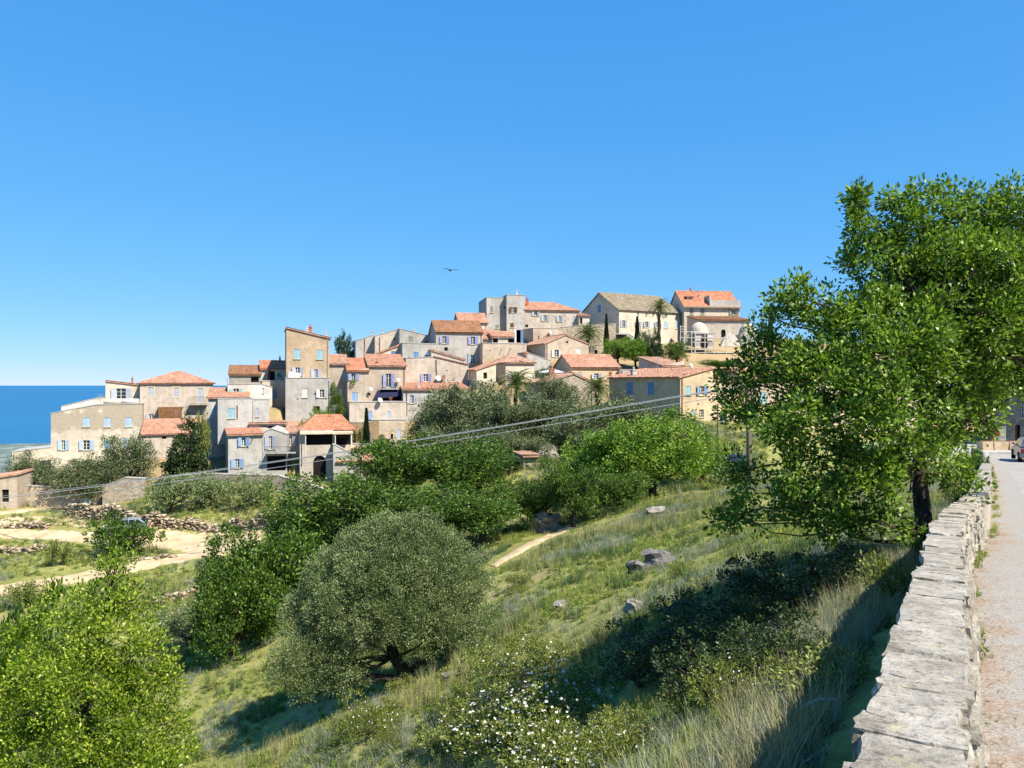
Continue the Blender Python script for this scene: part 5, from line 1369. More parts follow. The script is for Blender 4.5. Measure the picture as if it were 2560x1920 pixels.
# walnut / green trees of the middle band
GB = 'green trees of the middle band'
for pr, lab, u, vt, wp, Y in [
    ('broad0', 'dark green tree left of the big olive, lowest of the green band', 655, 1258, 265, 38), ('broad1', 'dense green tree behind the crown of the big olive', 850, 1178, 285, 45),
    ('broad2', 'wide green tree in front of the stone ramp wall', 745, 1232, 190, 50), ('broad0', 'tall green tree below the thin cypress', 1000, 1092, 230, 56),
    ('broad1', 'green tree directly below the dark olive mass', 1165, 1096, 220, 54), ('broad2', 'green tree right behind the top of the big olive', 1060, 1200, 250, 46), ('broad0', 'green tree left of the footpath', 1200, 1215, 220, 44),
    ('broad2', 'dark trunked green tree right of the white outcrop', 1432, 1140, 170, 45), ('fresh0', 'fresh green spreading tree in front of the peach house', 1630, 1030, 270, 51), ('fresh1', 'fresh green tree left of the spreading tree', 1490, 1080, 170, 53),
    ('broad1', 'low green tree under the spreading fresh tree', 1545, 1170, 150, 46), ('broad1', 'green tree beside the cream parapet wing', 905, 1180, 130, 60), ('fresh0', 'light green tree right of the spreading tree by the oak', 1755, 1085, 130, 56),
    ('broad0', 'green tree at the left tip of the green band', 585, 1345, 200, 36), ('broad2', 'green tree above the tiled hut roof', 1280, 1125, 190, 60), ('broad1', 'green tree filling the gap below the tiled hut', 1330, 1185, 150, 47)]:
    put_tree(PT[pr], 'broadleaf_tree', lab, 'tree', u, vt - 6, wp * 1.2, Y, sink=.5 if Y > 40 else 1.7)
for pr, lab, u, vt, wp, Y in [
    ('olive0', 'big dark olive right of the grey house with white shutters', 1150, 952, 190, 78), ('olive1', 'grey olive below the front palm', 1265, 985, 150, 74), ('olive2', 'olive under the rough stone gable', 1375, 975, 160, 76),
    ('olive0', 'olive in front of the shaded flank of the peach house', 1500, 985, 190, 70), ('olive1', 'small silvery olive beside the palm trunk', 1395, 930, 90, 86), ('olive2', 'olive at the right end of the grove by the peach house', 1590, 990, 130, 72),
    ('olive2', 'low dark olive in the heart of the grove', 1210, 1035, 170, 72), ('olive1', 'olive between the dark olive and the cypress', 1080, 1000, 110, 84), ('olive0', 'low olive above the rock ledge', 1440, 1030, 170, 69), ('olive1', 'olive behind the big dark one below the little cream outbuilding', 1210, 965, 120, 88), ('olive2', 'olive low against the stone gable foot', 1330, 1015, 140, 82), ('olive0', 'olive in the dip right of the rock ledge', 1530, 1060, 150, 64), ('olive1', 'dark olive above the tiled hut', 1290, 1070, 160, 66), ('olive2', 'olive filling the gap above the green trees', 1120, 1060, 170, 70),
    ('olive0', 'olive in front of the patchy stone house, nearest the annex', 322, 1086, 130, 92), ('olive1', 'wide olive below the patchy stone house', 205, 1132, 150, 88.5), ('olive2', 'olive at the cliff edge beside the low cream building', 82, 1128, 110, 91), ('olive1', 'small olive between two larger ones under the stone house', 265, 1150, 90, 89.5)]:
    put_tree(PT[pr], 'olive_tree', lab, 'tree', u, vt - 4, wp * 1.22, Y, sink=.7)
put_tree(PT['dark'], 'conical_tree', 'dense dark green conical tree in front of the orange annex roof', 'tree', 466, 1042, 118, 90)
put_tree(PT['dark_round'], 'evergreen_tree', 'dark evergreen rising behind the ochre tower on the skyline', 'tree', 872, 838, 80, 132)
put_tree(PT['dark'], 'evergreen_tree', 'dark narrow evergreen below the old manor', 'tree', 1640, 832, 56, 113)
put_tree(PT['olive0'], 'olive_tree', 'olive in front of the tall palm trunk below the manor', 'tree', 1622, 828, 66, 116)
for pr, lab, u, vt, wp, Y in [('fresh1', 'bright green garden tree beside the hilltop cypress', 1545, 850, 90, 117), ('fresh0', 'bright green garden tree above the whitewashed wall', 1590, 845, 100, 115), ('broad1', 'green tree at the foot of the scaffolding', 1690, 855, 70, 118),
                              ('broad2', 'dark leafy tree against the base of the ochre tower', 838, 962, 50, 97), ('fresh0', 'bushy green tree below the grey tower base block', 808, 1022, 70, 96), ('broad0', 'round green tree right of the church podium', 1800, 900, 120, 118), ('broad1', 'green tree behind the oak on the ridge', 1990, 850, 130, 128),
                              ('broad2', 'green tree by the shaded house at the road end', 2440, 950, 120, 72), ('fresh0', 'yellow green tree behind the shaded house', 2510, 935, 110, 78), ('broad0', 'green hillside tree beyond the end of the road', 2600, 900, 200, 95), ('broad1', 'green tree on the ridge right of the oak', 2420, 880, 180, 110)]:
    put_tree(PT[pr], 'broadleaf_tree', lab, 'tree', u, vt, wp, Y)
for lab, u, vt, wp, Y in [('slim cypress left of the old manor court', 1516, 790, 13, 128), ('short cypress in front of the manor facade', 1593, 797, 14, 131), ('thin cypress beside the grey house with white shutters', 916, 1026, 17, 95), ('dark cypress on the ridge behind the oak crown', 1926, 770, 15, 130)]:
    put_tree(PT['cypress'], 'cypress_tree', lab, 'tree', u, vt, wp, Y)
# bushes and shrubs
for pr, lab, u, vt, wp, Y in [
    ('obush', 'round olive shrub on the terrace above the dry stone wall, left of a pair', 432, 1192, 120, 80.5), ('obush', 'round olive shrub touching its twin on the terrace', 515, 1186, 120, 81), ('obush', 'single round olive shrub right of the twin shrubs', 630, 1188, 112, 80),
    ('gbush', 'large green shrub hiding a parked car on the dirt track', 311, 1290, 140, 69), ('bush1', 'small dark shrub left of the large green shrub', 150, 1338, 60, 66), ('obush', 'grey green olive shrub at the foot of the lowest green tree', 470, 1515, 150, 41),
    ('obush', 'grey shrub clump beside the main dirt track bend', 518, 1392, 48, 57), ('gbush', 'leafy shrub under the bright yellow green tree crown', 60, 1500, 190, 30), ('bush0', 'green shrub in the sunny gap left of the shaded scrub', 1690, 1500, 120, 17.5),
    ('gbush', 'vine bush growing against the brown lower wing', 955, 1088, 46, 92), ('bush0', 'flowering creeper at the corner of the pale turquoise house', 508, 1040, 40, 93), ('bush1', 'low garden bush beside the grey tower base', 775, 1040, 60, 97), ('bush1', 'climbing bush on the grey cliff wall by the thin cypress', 894, 1050, 40, 97),
    ('bush0', 'yellow green bush at the foot of the footpath trees', 1860, 1180, 150, 48), ('bush1', 'grey twiggy shrub beside the oak trunk', 2240, 1350, 130, 10.8), ('bush1', 'dead grey brush heap on the lower terrace', 60, 1440, 80, 55),
    ('gbush', 'green shrub behind the far end of the road wall', 2440, 1120, 60, 32), ('bush0', 'weedy bush growing against the back of the road wall', 2400, 1180, 90, 22), ('gbush', 'hanging garden shrub between dish house and white shutters', 1360, 915, 40, 108)]:
    put_tree(PT[pr], 'shrub', lab, 'shrub', u, vt, wp * 1.25, Y, parts=('stem', 'crown'), sink=.2)
for lab, u, vt, vb, wp in [('dark lentisk shrub nearest the oak trunk, enlarged to deepen its shade', 2090, 1392, 1485, 210), ('dark lentisk shrub between two others, enlarged to deepen the oak shade', 1960, 1430, 1545, 250), ('broad dark lentisk shrub enlarged to deepen the oak shade', 1840, 1490, 1615, 270),
                          ('dark lentisk shrub enlarged to deepen the left end of the shade', 1700, 1560, 1680, 270), ('low dark lentisk shrub enlarged to deepen the lower edge of the shade', 1610, 1630, 1720, 200), ('dark shrub below the broad lentisk, enlarged to deepen the shade', 1790, 1610, 1745, 260), ('dark lentisk shrub nearest the wall shadow, enlarged to deepen the oak shade', 1950, 1560, 1690, 230)]:
    put_tree(PT['dbush'], 'lentisk_shade_shrub', lab, 'shrub', u, vt - 45, wp * 1.45, None, vb, parts=('stem', 'crown'))  # lentisk scrub, added to and enlarged to stand in for the oak's cast shadow
FLW = None
def flower_mesh(seed, n):
    rng = np.random.default_rng(seed); V = []; Qs = []; k = 0
    lob = rand_lobes(166, 9, 1.0, .42, .55)
    for i in range(n):
        l = lob[rng.integers(len(lob))]; d = unit(rng.normal(size=3)); d[2] = abs(d[2]) * .8 + .1; d = unit(d)
        p = np.array(l[:3]) + d * np.array(l[3:]) * 1.08
        a = unit(np.cross(d, rng.normal(size=3))); b = np.cross(d, a); r = rng.uniform(.013, .023)
        for j in range(5):
            t0 = 2 * pi * j / 5; e1 = a * cos(t0 - .5) + b * sin(t0 - .5); e2 = a * cos(t0 + .5) + b * sin(t0 + .5); e = a * cos(t0) + b * sin(t0)
            V += [p, p + e1 * r * .8 + d * .005, p + e * r * 1.1 + d * .01, p + e2 * r * .8 + d * .005]; Qs.append((k, k + 1, k + 2, k + 3)); k += 4
    return np_mesh('flowers', np.array(V), np.array(Qs), M['petal'])
FL = [flower_mesh(1, 260), flower_mesh(2, 60)]
for lab, u, vt, vb, wp, f in [('large cistus bush covered in white flowers', 1400, 1700, 1830, 330, 0), ('upper cistus bush with a few white flowers', 1320, 1612, 1720, 270, 1), ('cistus bush full of white flowers on the lower frame edge', 1270, 1770, 1900, 320, 0),
                             ('small cistus bush with scattered flowers below the olive', 918, 1765, 1850, 170, 1), ('little cistus bush left of the big flowering one', 1150, 1742, 1805, 120, 1), ('cistus cushion in the long grass by the wall shadow', 1860, 1640, 1760, 230, 1), ('low cistus cushion right of the flowering bushes', 1540, 1800, 1930, 260, 1), ('cistus bush with white flowers in front of the others', 1420, 1820, 1975, 330, 0)]:
    o = put_tree(PT['cistus'], 'cistus_bush', lab, 'bush', u, vt - 22, wp * 1.3, None, vb, parts=('stem', 'crown'))
    fo = link('flowers', FL[f], o); fo['kind'] = 'stuff'

g_ = np.random.default_rng(5)
for i in range(26):
    u, v = g_.uniform(350, 2050), g_.uniform(1330, 1900)
    if v < 1480 + (u - 1000) * -.18 and u < 1300: continue
    X, Y, Z_ = ground(u, v)
    if Y > 46 or Y < 6: continue
    w_ = g_.uniform(.5, 1.3); h_ = w_ * g_.uniform(.35, .6)
    put_tree(PT[['bush0', 'bush1', 'cistus', 'bush0'][i % 4]], 'scrub_tuft', ['knee high green scrub tuft growing out of the grass slope', 'small grey green scrub clump in the grass', 'low olive coloured cistus cushion without flowers in the grass', 'knee high green scrub tuft growing out of the grass slope'][i % 4], 'scrub', u, 960 - (Z_ + h_ - EYE) * F / Y, w_ * F / Y, Y, group='low scrub tufts on the grass slope', parts=('stem', 'crown'))
# palms
def frond_mesh(seed, L=2.6):
    rng = np.random.default_rng(seed); b = MB(); n = 15; pts = []
    for i in range(n + 1):
        t = i / n; pts.append(np.array([L * (t - .12 * t * t), 0, L * (.42 * t - .75 * t ** 2.2)]))
    b.tube(pts, [.035 * (1 - .8 * i / n) for i in range(n + 1)], 4)
    for i in range(2, n):
        for k in (0, .5):
            p = pts[i] * (1 - k) + pts[i + 1] * k if i < n else pts[i]
            d = unit(pts[min(i + 1, n)] - pts[i - 1]); ll = L * .2 * sin(pi * (i / n * .85 + .1))
            for sg in (-1, 1):
                e = unit(d * .75 + np.array([0, sg * .85, .15 + rng.normal() * .12]))
                q = p + e * ll + np.array([0, 0, -.12 * ll]); m = p + e * ll * .5; s_ = unit(np.cross(e, [0, 0, 1])) * .03
                b.add([p, m + s_, q, m - s_], [(0, 1, 2, 3)])
    return b.mesh('frond', M['palm'])
FR = [frond_mesh(i) for i in range(4)]
def palm(label, u, v, rpx, vbase, Y, n=46):
    X, _, Zc = P(u, v, Y); zb = gz(X, Y); R_ = rpx / F * Y
    root = empty('palm_tree', (X, Y, zb - .2)); tag(root, label, 'palm'); h_ = Zc - zb + .2
    b = MB(); k = max(4, int(h_ / .3)); pts = [(0.06 * sin(i * .8), 0, h_ * i / k) for i in range(k + 1)]
    b.tube(pts, [(.24 if i % 2 else .28) * (1.25 if i < 2 else 1) for i in range(k + 1)], 9)
    b.build('trunk', M['bark'], root)
    for i in range(n):
        az = i * 2.39996; el = radians(85 - 105 * (i / n) ** .9)
        s_ = R_ / 2.6 * rnd.uniform(.9, 1.15)
        link('frond', FR[i % 4], root, (0.06 * sin(k * .8), 0, h_), (rnd.uniform(-.3, .3), -el + radians(18), az), (s_, s_, s_))
    foliage_ball('fruit_stalks', M['rust'], root, (0, 0, h_ - .1), R_ * .16, 60, R_ * .14)
palm('broad palm in front of the hipped pinkish roof', 1290, 962, 58, 1000, 93)
palm('round palm at the foot of the retaining wall', 1469, 838, 44, 870, 122)
palm('tall slender palm in front of the old manor', 1648, 770, 34, 830, 130, 38)
palm('palm rising behind the olive grove', 1494, 972, 46, 1000, 90)
# ------------------------------------------------------------------ grass (nobody could count it): tufts set on points by geometry nodes
def tuft(name, seed, n, hmin, hmax, wid, spread, mat, lean=.35):
    rng = np.random.default_rng(seed); V = []; Qd = []; k = 0
    for i in range(n):
        a = rng.random() * 2 * pi; r = spread * rng.random() ** .6; p = np.array([r * cos(a), r * sin(a), -.03])
        az = rng.random() * 2 * pi; h = rng.uniform(hmin, hmax); l = lean * rng.uniform(.3, 1.6)
        d = np.array([cos(az), sin(az), 0]); s = np.array([-sin(az), cos(az), 0]) * wid * rng.uniform(.6, 1.2)
        pts = [p, p + d * l * h * .25 + np.array([0, 0, h * .55]), p + d * l * h * .9 + np.array([0, 0, h])]
        w = [1, .75, .12]
        for q, ww in zip(pts, w): V += [q - s * ww, q + s * ww]
        Qd += [(k, k + 1, k + 3, k + 2), (k + 2, k + 3, k + 5, k + 4)]; k += 6
    return np_mesh(name, np.array(V), np.array(Qd), mat)
def weed(name, seed, n, L, mat, flowers=0):
    rng = np.random.default_rng(seed); d = unit(rng.normal(size=(n, 3)) + np.array([0, 0, .9])); b = rng.normal(size=(n, 3)) * np.array([.09, .09, .03]) + np.array([0, 0, .05])
    v, q = leaves(rng, b, d, L, L * .4); return np_mesh(name, v, q, mat)
tufts = [tuft('a_green_tuft', 1, 26, .16, .42, .006, .13, M['grass']), tuft('b_tall_tuft', 2, 20, .35, .75, .005, .12, M['grass']), tuft('c_straw_tuft', 3, 22, .35, .85, .004, .14, M['straw'], .5),
         tuft('d_grey_tuft', 4, 34, .2, .5, .005, .16, M['greygrass'], .6), tuft('e_dark_tuft', 5, 26, .25, .6, .007, .13, M['darkgrass'], .55), weed('f_weed', 6, 60, .11, M['scrub']), weed('g_weed', 7, 60, .09, M['broad2']), weed('h_yellow', 8, 40, .06, M['yellow'])]
tcol = bpy.data.collections.new('tuft_sources')
for me in tufts:
    o = bpy.data.objects.new(me.name, me); tcol.objects.link(o)
def gn_scatter():
    ng = bpy.data.node_groups.new('tuft_scatter', 'GeometryNodeTree')
    ng.interface.new_socket('Geometry', in_out='INPUT', socket_type='NodeSocketGeometry'); ng.interface.new_socket('Geometry', in_out='OUTPUT', socket_type='NodeSocketGeometry')
    N = ng.nodes.new; gi = N('NodeGroupInput'); go = N('NodeGroupOutput'); iop = N('GeometryNodeInstanceOnPoints'); ci = N('GeometryNodeCollectionInfo')
    ci.inputs['Collection'].default_value = tcol; ci.inputs['Separate Children'].default_value = True; ci.inputs['Reset Children'].default_value = True
    def attr(nm, ty):
        a = N('GeometryNodeInputNamedAttribute'); a.data_type = ty; a.inputs['Name'].default_value = nm; return a.outputs['Attribute']
    L = ng.links.new
    L(gi.outputs[0], iop.inputs['Points']); L(ci.outputs[0], iop.inputs['Instance']); iop.inputs['Pick Instance'].default_value = True
    L(attr('ix', 'INT'), iop.inputs['Instance Index']); L(attr('sc', 'FLOAT'), iop.inputs['Scale'])
    e2r = N('FunctionNodeEulerToRotation'); L(attr('rot', 'FLOAT_VECTOR'), e2r.inputs[0]); L(e2r.outputs[0], iop.inputs['Rotation'])
    L(iop.outputs[0], go.inputs[0]); return ng
NG = gn_scatter()
TRK = np.concatenate([np.array([(v.co.x, v.co.y) for v in o.data.vertices]) for o in scn.objects if o.name.startswith(('dirt_track', 'dirt_path'))])
def nz(x, y, f, s):
    return .5 + .25 * (np.sin(x * f + s + 1.7 * np.sin(y * f * .7 + s * 2)) + np.sin(y * f * 1.13 - s + 1.3 * np.sin(x * f * .63 + s)))
def scatter(name, label, pts, seed, smul=1.0, kinds=None):
    rng = np.random.default_rng(seed); x, y = pts[:, 0], pts[:, 1]
    off = x - wall_x(y); keep = ~((off > -.38) & (off < 9) & (y < 70)) & ~((off > -1.0) & (off <= -.38) & (y < 14) & (rng.random(len(x)) < .35))
    for i in range(0, len(x), 3000):
        d2 = ((pts[i:i + 3000, None, :2] - TRK[None]) ** 2).sum(-1).min(1); keep[i:i + 3000] &= d2 > .55 ** 2
    for bx_, by_, br_, bc_ in BUSH:
        if bc_ in ('bush', 'shrub') and by_ < 60: keep &= ((x - bx_) ** 2 + (y - by_) ** 2) > (br_ * .62) ** 2
    keep &= ((x + 3.24) ** 2 + (y - 25.2) ** 2) > 1.3 ** 2
    x, y = x[keep], y[keep]; z = terrain(x, y); n = len(x)
    a, b, c = nz(x, y, .33, 1.0), nz(x, y, .8, 4.0), nz(x, y, 1.7, 9.0); r = rng.random(n)
    ix = np.where(r < .42, 0, np.where(r < .52, 1, np.where(r < .80, 5, 6)))
    ix = np.where((a > .6) & (r < .3), 2, ix); ix = np.where((b > .66) & (r < .6), 3, ix); ix = np.where((c > .72) & (r < .7), 4, ix); ix = np.where(r > .985, 7, ix)
    near = (off[keep] > -2.2) & (y < 20); ix = np.where(near & (r < .45), 3, ix); ix = np.where(near & (r > .45) & (r < .62), 2, ix)
    low = (y < 24) & (x < 2); ix = np.where(low & (r < .34) & (b > .45), 3, ix)
    bare = (nz(x, y, .55, 7.0) > .76) & (rng.random(n) < .85) & ~near
    sc = rng.uniform(.55, 1.15, n) * smul * (1 + .35 * (a - .5)); sc = np.where(bare, sc * .15, sc)
    me = bpy.data.meshes.new(name); me.vertices.add(n); me.vertices.foreach_set('co', np.stack([x, y, z], 1).astype(np.float32).ravel())
    me.attributes.new('ix', 'INT', 'POINT').data.foreach_set('value', ix.astype(np.int32)); me.attributes.new('sc', 'FLOAT', 'POINT').data.foreach_set('value', sc.astype(np.float32))
    rot = np.stack([rng.normal(0, .18, n), rng.normal(0, .18, n), rng.random(n) * 6.283], 1).astype(np.float32)
    me.attributes.new('rot', 'FLOAT_VECTOR', 'POINT').data.foreach_set('vector', rot.ravel()); me.update()
    o = link(name, me); tag(o, label, 'grass', kind='stuff'); md = o.modifiers.new('scatter', 'NODES'); md.node_group = NG
    return o
def wedge(n, y0, y1, k0, k1, seed, p=1.0):
    g = np.random.default_rng(seed); Y = (y0 ** (p + 1) + (y1 ** (p + 1) - y0 ** (p + 1)) * g.random(n)) ** (1 / (p + 1)); return np.stack([Y * g.uniform(k0, k1, n), Y], 1)
scatter('grass', 'long grass and herbs on the near slope below the wall', wedge(24000, 3, 17, -.7, .62, 1, .6), 1, .55)
scatter('grass', 'meadow grass on the middle of the slope', wedge(36000, 17, 46, -.70, .62, 2), 2, .72)
scatter('grass', 'thin grass on the far terraces below the village', wedge(16000, 46, 92, -.70, .32, 3), 3, 1.5)
# tall single stems above the shaded grass and litter on the verge
g = np.random.default_rng(77); b = MB()
for i in range(900):
    y = g.uniform(1.8, 16); dx, dy = wall_dir(y); o = .07 + abs(g.normal(0, .22)); x = float(wall_x(y)) + dy * o; yy = y - dx * o; a = g.random() * pi; l = g.uniform(.03, .09)
    z = float(road_z(yy)) + .012; s = np.array([-sin(a), cos(a), 0]) * .0025; d = np.array([cos(a), sin(a), .05]) * l; p = np.array([x, yy, z])
    b.quad(tuple(p - s), tuple(p + s), tuple(p + d + s * .4), tuple(p + d - s * .4))
o = b.build('pine_needles', m_plain('needle_litter', lin(150, 116, 86), .9, .1, var=.4)); tag(o, 'brown pine needles scattered along the foot of the wall', 'litter', kind='stuff')
pts = []
for i in range(420):
    y = g.uniform(2.2, 40); dx, dy = wall_dir(y); o = .09 + abs(g.normal(0, .05)); pts.append((float(wall_x(y)) + dy * o, y - dx * o))
pts = np.array(pts); me = bpy.data.meshes.new('weeds'); n = len(pts); me.vertices.add(n)
zz = road_z(pts[:, 1]) + .005; me.vertices.foreach_set('co', np.concatenate([pts, zz[:, None]], 1).astype(np.float32).ravel())
me.attributes.new('ix', 'INT', 'POINT').data.foreach_set('value', g.choice([0, 6, 5], n, p=[.6, .25, .15]).astype(np.int32)); patch = .5 + .5 * np.sin(pts[:, 1] * 2.3 + np.sin(pts[:, 1] * .7))
me.attributes.new('sc', 'FLOAT', 'POINT').data.foreach_set('value', (g.uniform(.15, .4, n) * np.where(patch > .55, 1, .2)).astype(np.float32))
me.attributes.new('rot', 'FLOAT_VECTOR', 'POINT').data.foreach_set('vector', np.stack([g.normal(0, .2, n), g.normal(0, .2, n), g.random(n) * 6.28], 1).astype(np.float32).ravel())
o = link('weeds', me); tag(o, 'small weeds growing along the foot of the road wall', 'weeds', kind='stuff'); o.modifiers.new('scatter', 'NODES').node_group = NG

# bleached branch in the grass near the wall
X, Y, Z_ = ground(2070, 1790); b0 = np.array([X, Y, Z_])
def bp(u, v, dz, Yb): p = P(u, v, Yb); return np.array(p)
b = MB(); Yb = Y - .3
b.tube([bp(2105, 1850, 0, Yb), bp(2107, 1800, 0, Yb), bp(2098, 1755, 0, Yb), bp(2085, 1748, 0, Yb), bp(2045, 1748, 0, Yb), bp(2010, 1765, 0, Yb), bp(1982, 1790, 0, Yb), bp(1976, 1822, 0, Yb)], [.016, .014, .012, .011, .012, .011, .009, .006], 6)
o = b.build('dead_branch', m_plain('bleached_wood', lin(196, 200, 206), .8, .2), None, True); tag(o, 'bleached bent dead branch in the grass beside the wall', 'branch')

# ------------------------------------------------------------------ cables and poles
YP = 46.0
def pole(label, u, vt, Y, r, mat, arm=True, vb=None):
    X, _, zt = P(u, vt, Y); zb = gz(X, Y); root = empty('utility_pole', (X, Y, zb - .3)); tag(root, label, 'pole'); h_ = zt - zb + .3
    MB().tube([(0, 0, 0), (0, 0, h_ * .5), (0, 0, h_)], [r, r * .9, r * .75], 10).build('shaft', M[mat], root, True)
    if arm:
        MB().box(-.55, .55, -.05, .05, h_ - .35, h_ - .25).build('crossarm', M['iron'], root)
        for x in (-.45, 0, .45): MB().lathe([(.02, 0), (.05, .02), (.03, .06), (.05, .1), (.02, .14)], 8, (x, 0, h_ - .25)).build('insulator', M['dish'], root)
    return (X, Y, zt)
pA = pole('thick wooden utility pole half hidden by the oak', 1872, 965, YP, .16, 'polewood')
pB = pole('thin grey pole in front of the peach house', 1794, 1010, 58, .07, 'iron', False)
pC = pole('utility pole beyond the left edge carrying the cables', -150, 1262, 80, .14, 'wood')
def cable(label, A_, B_, sag, r):
    A_, B_ = np.array(A_), np.array(B_); n = 26
    pts = [A_ * (1 - t) + B_ * t - np.array([0, 0, sag * 4 * t * (1 - t)]) for t in np.linspace(0, 1, n)]
    o = MB().tube([p - A_ for p in pts], r, 6).build('power_cable', M['cable'], None, True, loc=tuple(A_)); tag(o, label, 'cable')
cable('thick twisted upper power cable crossing below the village', P(1872, 962, YP), P(-150, 1262, 80), .55, .030)
cable('thin power cable running just above the twisted one', P(1872, 959, YP), P(-150, 1256, 80), .62, .018)
cable('lower power cable under the twisted one', P(1872, 979, YP), P(-150, 1276, 80), .5, .020)

# ------------------------------------------------------------------ solar tanks, parasol, towels, planters, bird, cars
for lab, x, y, w_, mt in [('cream solar water tank on the stone house roof', 838, 664, 186, 'cream'), ('white solar water tank next to the cream tank', 1045, 662, 178, 'white')]:
    p = P(*px(1, x, y), 104.5); L = w_ / 4.608 / F * 104.5; root = empty('solar_tank', (p[0], p[1], p[2] - .55), radians(12)); tag(root, lab, 'water tank', 'solar tanks')
    tk = MB(); tk.tube([(-L / 2, 0, .55), (-L / 2 + .05, 0, .55), (L / 2 - .05, 0, .55), (L / 2, 0, .55)], [.3, .36, .36, .3], 14); tk.build('tank', M[mt], root, True)
    for sx in (-.35, .35): MB().box(L * sx - .04, L * sx + .04, -.3, .3, -.35, .25).build('leg', M['metal'], root)
p = P(*px(5, 1010, 1052), 103); root = empty('parasol', (p[0], p[1], p[2] - 2.3)); tag(root, 'white parasol beside the gable fronted house', 'parasol')
MB().tube([(0, 0, 0), (0, 0, 2.55)], .03, 6).build('pole', M['metal'], root); MB().lathe([(1.75, 2.1), (1.74, 2.16), (.9, 2.42), (.02, 2.62), (.02, 2.58), (.9, 2.36), (1.72, 2.08)], 8).build('canopy', M['cloth'], root)
for lab, x, col in [('blue towel hanging above the beige terrace wall', 628, 'blue_cloth'), ('white towel hanging left of the blue towel', 604, 'cloth'), ('dark blue towel hanging right of the blue towel', 652, 'sh_deep')]:
    p = P(*px(5, x, 645), 118.5); o = MB().box(-.32, .32, -.02, .02, -1.0, .9).build('towel', M[col], None, loc=p); tag(o, lab, 'towel', 'towels on the line')
l0, l1 = P(*px(5, 585, 605), 118.5), P(*px(5, 680, 605), 118.5)
o = MB().tube([(0, 0, 0), (l1[0] - l0[0], 0, 0)], .012, 4).box(-.05, .0, -.03, .03, -2.6, .05).box(l1[0] - l0[0], l1[0] - l0[0] + .05, -.03, .03, -2.6, .05).build('washing_line', M['metal'], None, loc=l0); tag(o, 'washing line with thin posts above the beige terrace wall', 'washing line')
for lab, u, w_ in [('left sandstone planter box on the pavement', 2465, .85), ('middle sandstone planter box on the pavement', 2495, .95), ('right pale planter box next to the grey car', 2533, .85)]:
    X, Y, _ = P(u, 1120, 57.5); zb = float(road_z(60)) + .13; root = empty('planter', (X, Y, zb)); tag(root, lab, 'planter')
    MB().add([(-w_ / 2, -w_ / 2.4, 0), (w_ / 2, -w_ / 2.4, 0), (w_ / 2, w_ / 2.4, 0), (-w_ / 2, w_ / 2.4, 0), (-w_ * .56, -w_ * .46, .62), (w_ * .56, -w_ * .46, .62), (w_ * .56, w_ * .46, .62), (-w_ * .56, w_ * .46, .62)], [(0, 3, 2, 1), (0, 1, 5, 4), (1, 2, 6, 5), (2, 3, 7, 6), (3, 0, 4, 7), (4, 5, 6, 7)]).build('box', M['peach'], root)
    MB().box(-w_ * .5, w_ * .5, -w_ * .4, w_ * .4, .6, .64).build('soil', M['wood'], root)
for lab, u, v, Y in [('rusty iron post behind the far road wall', 2430, 1130, 36), ('second iron post further along the road wall', 2417, 1132, 40)]:
    X, _, zt = P(u, v, Y); zb = gz(X, Y); o = MB().tube([(0, 0, -.3), (0, 0, zt - zb)], .05, 6).build('iron_post', M['iron'], None, loc=(X, Y, zb)); tag(o, lab, 'post')
# red letter box and grey cabinet by the shaded house
for nm, lab, u, v, Y, (w_, d_, h_), mt in [('letter_box', 'red letter box against the shaded stone house', 2488, 1098, 60, (.45, .3, .9), 'redp'), ('meter_cabinet', 'grey meter cabinet right of the red letter box', 2503, 1104, 60, (.5, .35, 1.5), 'metal')]:
    if 'redp' not in M: M['redp'] = m_plain('red_paint', lin(150, 30, 28), .5)
    X, _, _ = P(u, v, Y); zb = float(road_z(60)) + .13; root = empty(nm, (X, Y, zb)); tag(root, lab, nm.replace('_', ' '))
    MB().box(-w_ / 2, w_ / 2, -d_ / 2, d_ / 2, 0 if h_ > 1 else .5, h_ if h_ > 1 else h_ + .5).build('housing', M[mt], root); MB().box(-w_ * .4, w_ * .4, -d_ / 2 - .02, -d_ / 2 - .003, (h_ * .5), h_ * .9).build('front_plate', M['sh_grey'], root)
    if h_ <= 1: MB().tube([(0, 0, 0), (0, 0, .5)], .05, 6).build('foot', M['iron'], root)
    else: MB().box(-w_ / 2 - .03, w_ / 2 + .03, -d_ / 2 - .03, d_ / 2 + .03, h_ + .002, h_ + .05).build('cap', M['metal'], root)

def bird(label, u, v, Y):
    secs = [(-1, .05, .006, .10), (-.7, .13, .012, .13), (-.4, .17, .018, .10), (-.12, .20, .03, .03), (-.05, .42, .07, 0), (.05, .42, .07, 0), (.12, .20, .03, .03), (.4, .17, .018, .10), (.7, .13, .012, .13), (1, .05, .006, .10)]
    V = []; n = 8
    for s, c_, t_, dz in secs:
        for k in range(n):
            a = 2 * pi * k / n; V.append((s * .85, c_ * cos(a) - .02, t_ * sin(a) + dz))
    Fc = [(i * n + k, i * n + (k + 1) % n, (i + 1) * n + (k + 1) % n, (i + 1) * n + k) for i in range(len(secs) - 1) for k in range(n)] + [tuple(range(n))[::-1], tuple(range((len(secs) - 1) * n, len(secs) * n))]
    o = MB().add(V, Fc).build('bird', m_plain('bird_plumage', lin(70, 74, 84), .8), None, True, loc=P(u, v, Y), rot=(radians(8), radians(6), radians(70))); o.rotation_euler = (0, radians(5), radians(15)); tag(o, 'dark bird gliding in the blue sky above the village', 'bird')
bird('', 1126, 676, 80)

